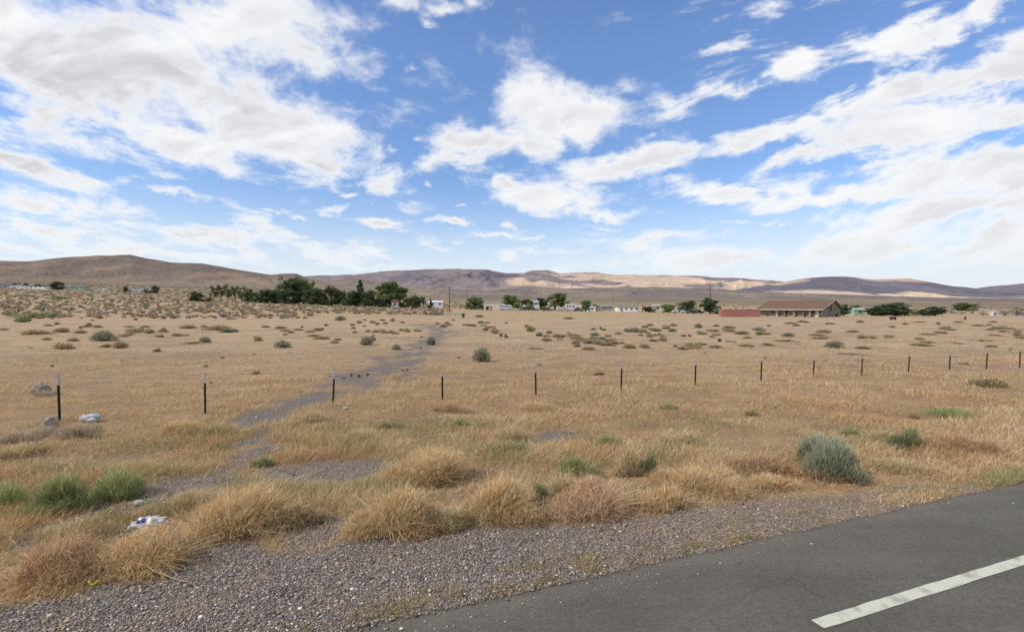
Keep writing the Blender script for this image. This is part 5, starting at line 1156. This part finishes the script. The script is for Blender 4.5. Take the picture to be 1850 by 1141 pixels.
BL = [ # px, py, half w, half h, rotation (deg, up to the right), weight
 (180, 120, 460, 190, -14, 1.35), (430, 50, 350, 110, 2, 1.1), (560, 95, 220, 95, -8, .85), (460, 215, 290, 120, -14, 1.25), (540, 285, 160, 55, -12, .95), (330, 255, 260, 70, -14, 1.0), (-60, 60, 380, 180, 0, 1.2),
 (50, 300, 190, 40, -12, .9), (-40, 255, 120, 60, -10, .9), (170, 330, 140, 24, -10, .75), (90, 375, 260, 42, -8, .85), (120, 425, 330, 45, -5, .85), (310, 345, 110, 16, -8, .75), (300, 318, 70, 22, -10, .6),
 (440, 425, 290, 42, -6, .85), (600, 458, 170, 28, -3, .8), (250, 460, 500, 32, 0, .7), (-60, 430, 240, 60, 0, .8),
 (617, 377, 68, 15, -3, .9), (700, 411, 64, 22, -10, .9), (806, 403, 82, 13, 0, .9), (635, 347, 36, 12, 0, .8), (515, 391, 85, 9, -6, .55), (722, 388, 20, 9, 0, .6),
 (703, 317, 72, 40, 0, 1.0), (766, 328, 26, 10, 0, .8), (790, 292, 100, 28, 20, 1.0), (955, 200, 140, 105, 0, 1.25), (1045, 205, 130, 85, -3, 1.15), (870, 245, 130, 62, 12, 1.1), (975, 255, 75, 50, 0, 1.0),
 (917, 402, 42, 15, 0, .8), (900, 425, 46, 10, 0, .7), (838, 368, 34, 8, 0, .6), (905, 336, 50, 22, 8, .9), (970, 430, 50, 9, 0, .6), (950, 460, 140, 16, 0, .6),
 (1120, 298, 210, 45, 10, 1.1), (1010, 350, 200, 50, 3, 1.05), (1090, 384, 150, 26, -3, .9), (1195, 300, 110, 26, 4, .9),
 (1180, 170, 110, 42, -18, .62), (1200, 200, 120, 30, 20, .62), (1310, 175, 160, 24, 14, .8), (1432, 130, 72, 48, 14, 1.0), (1185, 245, 80, 26, 8, .5), (1320, 82, 60, 20, 30, .55), (760, 243, 30, 12, 0, .5), (705, 262, 40, 10, 0, .5),
 (1680, 50, 180, 50, 22, 1.05), (1770, 10, 180, 45, 20, 1.0),
 (1400, 240, 190, 42, 14, 1.1), (1560, 190, 270, 52, 15, 1.15), (1790, 130, 260, 85, 20, 1.25), (1700, 215, 330, 85, 8, 1.3), (1500, 272, 200, 30, 10, .95), (1560, 300, 220, 24, 8, .75),
 (1330, 352, 180, 28, 2, 1.05), (1500, 350, 260, 34, 7, 1.1), (1780, 310, 340, 72, 8, 1.3), (1700, 375, 330, 34, 6, 1.05), (1900, 420, 500, 90, 0, 1.1), (1650, 445, 420, 40, 2, .95),
 (1180, 432, 260, 26, 5, .85), (1350, 402, 170, 13, 5, .75), (1100, 412, 90, 9, 2, .6), (1300, 470, 420, 30, 0, .8),
 (700, 12, 60, 36, 0, .85), (765, 42, 42, 26, 0, .8), (815, 18, 80, 20, -8, .65), (860, 14, 40, 26, 0, .6), (930, 22, 30, 22, 0, .4), (1220, 335, 40, 14, 0, .5), (745, 120, 22, 12, 0, .5), (150, 200, 60, 30, 0, .2),
]
acc = None
for (px, py, hw, hh, rot, wt) in BL:
    m = N(nt, 'ShaderNodeMapping', vector_type='TEXTURE'); m.inputs['Location'].default_value = ((px - CX) / F, (HY - py) / F, 0)
    m.inputs['Rotation'].default_value = (0, 0, R(rot)); m.inputs['Scale'].default_value = (hw / F, hh / F, 1); nt.links.new(WUV, m.inputs[0])
    g_ = N(nt, 'ShaderNodeTexGradient', gradient_type='SPHERICAL'); nt.links.new(m.outputs[0], g_.inputs[0])
    v = mathn(nt, 'MULTIPLY', g_.outputs['Fac'], wt)
    acc = v if acc is None else mathn(nt, 'SMOOTH_MAX', acc, v, .12)
# unseen broken cloud behind the camera, thickened to make the ambient light less blue
bk = mathn(nt, 'LESS_THAN', sp.outputs[1], 0.02); acc = mathn(nt, 'ADD', mathn(nt, 'MULTIPLY', acc, mathn(nt, 'SUBTRACT', 1.0, bk)), mathn(nt, 'MULTIPLY', bk, .55))
oh = N(nt, 'ShaderNodeMapRange'); oh.interpolation_type = 'SMOOTHSTEP'; nt.links.new(sp.outputs[2], oh.inputs[0]); oh.inputs[1].default_value = .58; oh.inputs[2].default_value = .8; oh.inputs[4].default_value = .5  # unseen overhead cloud, added to neutralise the blue ambient light
acc = mathn(nt, 'ADD', acc, oh.outputs[0])
D = mathn(nt, 'ADD', acc, mathn(nt, 'MULTIPLY', mathn(nt, 'SUBTRACT', NZ, .5), mathn(nt, 'MULTIPLY_ADD', rt.outputs[0], 1.0, 2.7)))
al_ = N(nt, 'ShaderNodeMapRange'); al_.interpolation_type = 'SMOOTHSTEP'; nt.links.new(D, al_.inputs[0]); al_.inputs[1].default_value = .14; al_.inputs[2].default_value = .82
thick = N(nt, 'ShaderNodeMapRange'); thick.interpolation_type = 'SMOOTHSTEP'; nt.links.new(D, thick.inputs[0]); thick.inputs[1].default_value = .5; thick.inputs[2].default_value = 1.1
nC = noise(nt, mpu.outputs[0], 3.2, 9, .6, .3)
shn = N(nt, 'ShaderNodeMapRange'); nt.links.new(nC.outputs[0], shn.inputs[0]); shn.inputs[1].default_value = .36; shn.inputs[2].default_value = .58
sh_ = mathn(nt, 'MULTIPLY', thick.outputs[0], shn.outputs[0])
lf = N(nt, 'ShaderNodeMapRange'); nt.links.new(U, lf.inputs[0]); lf.inputs[1].default_value = .5; lf.inputs[2].default_value = -.3; lf.inputs[3].default_value = .6; lf.inputs[4].default_value = 1.0
sh_ = mathn(nt, 'MULTIPLY', sh_, lf.outputs[0])
STR = .1
cc = mix_col(nt, sh_, tuple(v / STR for v in (.97, .975, .985)), tuple(v / STR for v in (.64, .64, .67)))
# blue tuning of the clear sky
skc = mix_col(nt, 1.0, sky.outputs[0], ramp(nt, sp.outputs[2], [(0, (1.0, 1.0, 1.0)), (.0, (.54, .60, .67)), (.12, (.55, .61, .70)), (.45, (.68, .76, .90))]), 'MULTIPLY')
skc = mix_col(nt, 1.0, skc, (2.5, 2.4, 2.28), 'MULTIPLY')
SKYMUL = skc.node if hasattr(skc, 'node') else None
base = skc
# pale veil close to the horizon, stronger to the right
vl = N(nt, 'ShaderNodeMapRange'); vl.interpolation_type = 'SMOOTHSTEP'; nt.links.new(sp.outputs[2], vl.inputs[0]); vl.inputs[1].default_value = .25; vl.inputs[2].default_value = 0.0
rv = N(nt, 'ShaderNodeMapRange'); rv.interpolation_type = 'SMOOTHSTEP'; nt.links.new(U, rv.inputs[0]); rv.inputs[1].default_value = -.2; rv.inputs[2].default_value = .9; rv.inputs[3].default_value = .72; rv.inputs[4].default_value = .92
base = mix_col(nt, mathn(nt, 'MULTIPLY', vl.outputs[0], rv.outputs[0]), base, tuple(v / STR for v in (.80, .85, .90)))
alm = mathn(nt, 'MULTIPLY', al_.outputs[0], .97)
fin = mix_col(nt, alm, base, cc)
hz = N(nt, 'ShaderNodeMapRange'); hz.interpolation_type = 'SMOOTHSTEP'; nt.links.new(sp.outputs[2], hz.inputs[0]); hz.inputs[1].default_value = .17; hz.inputs[2].default_value = 0.0; hz.inputs[4].default_value = .8
fin = mix_col(nt, mathn(nt, 'MULTIPLY', hz.outputs[0], rv.outputs[0]), fin, tuple(v / STR for v in (.80, .845, .90)))
bg = N(nt, 'ShaderNodeBackground'); nt.links.new(fin, bg.inputs[0]); bg.inputs[1].default_value = STR
wo = N(nt, 'ShaderNodeOutputWorld'); nt.links.new(bg.outputs[0], wo.inputs[0])
w.cycles.sampling_method = 'MANUAL'; w.cycles.sample_map_resolution = 512

sd = bpy.data.lights.new('sun', 'SUN'); sd.energy = 3.3; sd.angle = R(4); sd.color = (1, .90, .76)
so = bpy.data.objects.new('sun', sd); COL.objects.link(so)
dirv = Vector((math.sin(SUN_AZ) * math.cos(SUN_EL), math.cos(SUN_AZ) * math.cos(SUN_EL), math.sin(SUN_EL)))
so.rotation_euler = dirv.to_track_quat('Z', 'Y').to_euler()

cam = bpy.data.cameras.new('camera'); cam.sensor_width = 36; cam.lens = 18.0; cam.clip_end = 40000; cam.clip_start = .1
co = bpy.data.objects.new('camera', cam); COL.objects.link(co); co.location = (0, 0, CAMH)
co.rotation_euler = (R(90) - math.atan((570.5 - HY) / F), 0, 0); scene.camera = co
scene.view_settings.view_transform = 'Standard'; scene.view_settings.look = 'None'; scene.view_settings.exposure = 0
scene.cycles.max_bounces = 4; scene.cycles.diffuse_bounces = 2; scene.cycles.transmission_bounces = 2
scene.cycles.use_denoising = True
scene.cycles.denoiser = 'OPENIMAGEDENOISE'
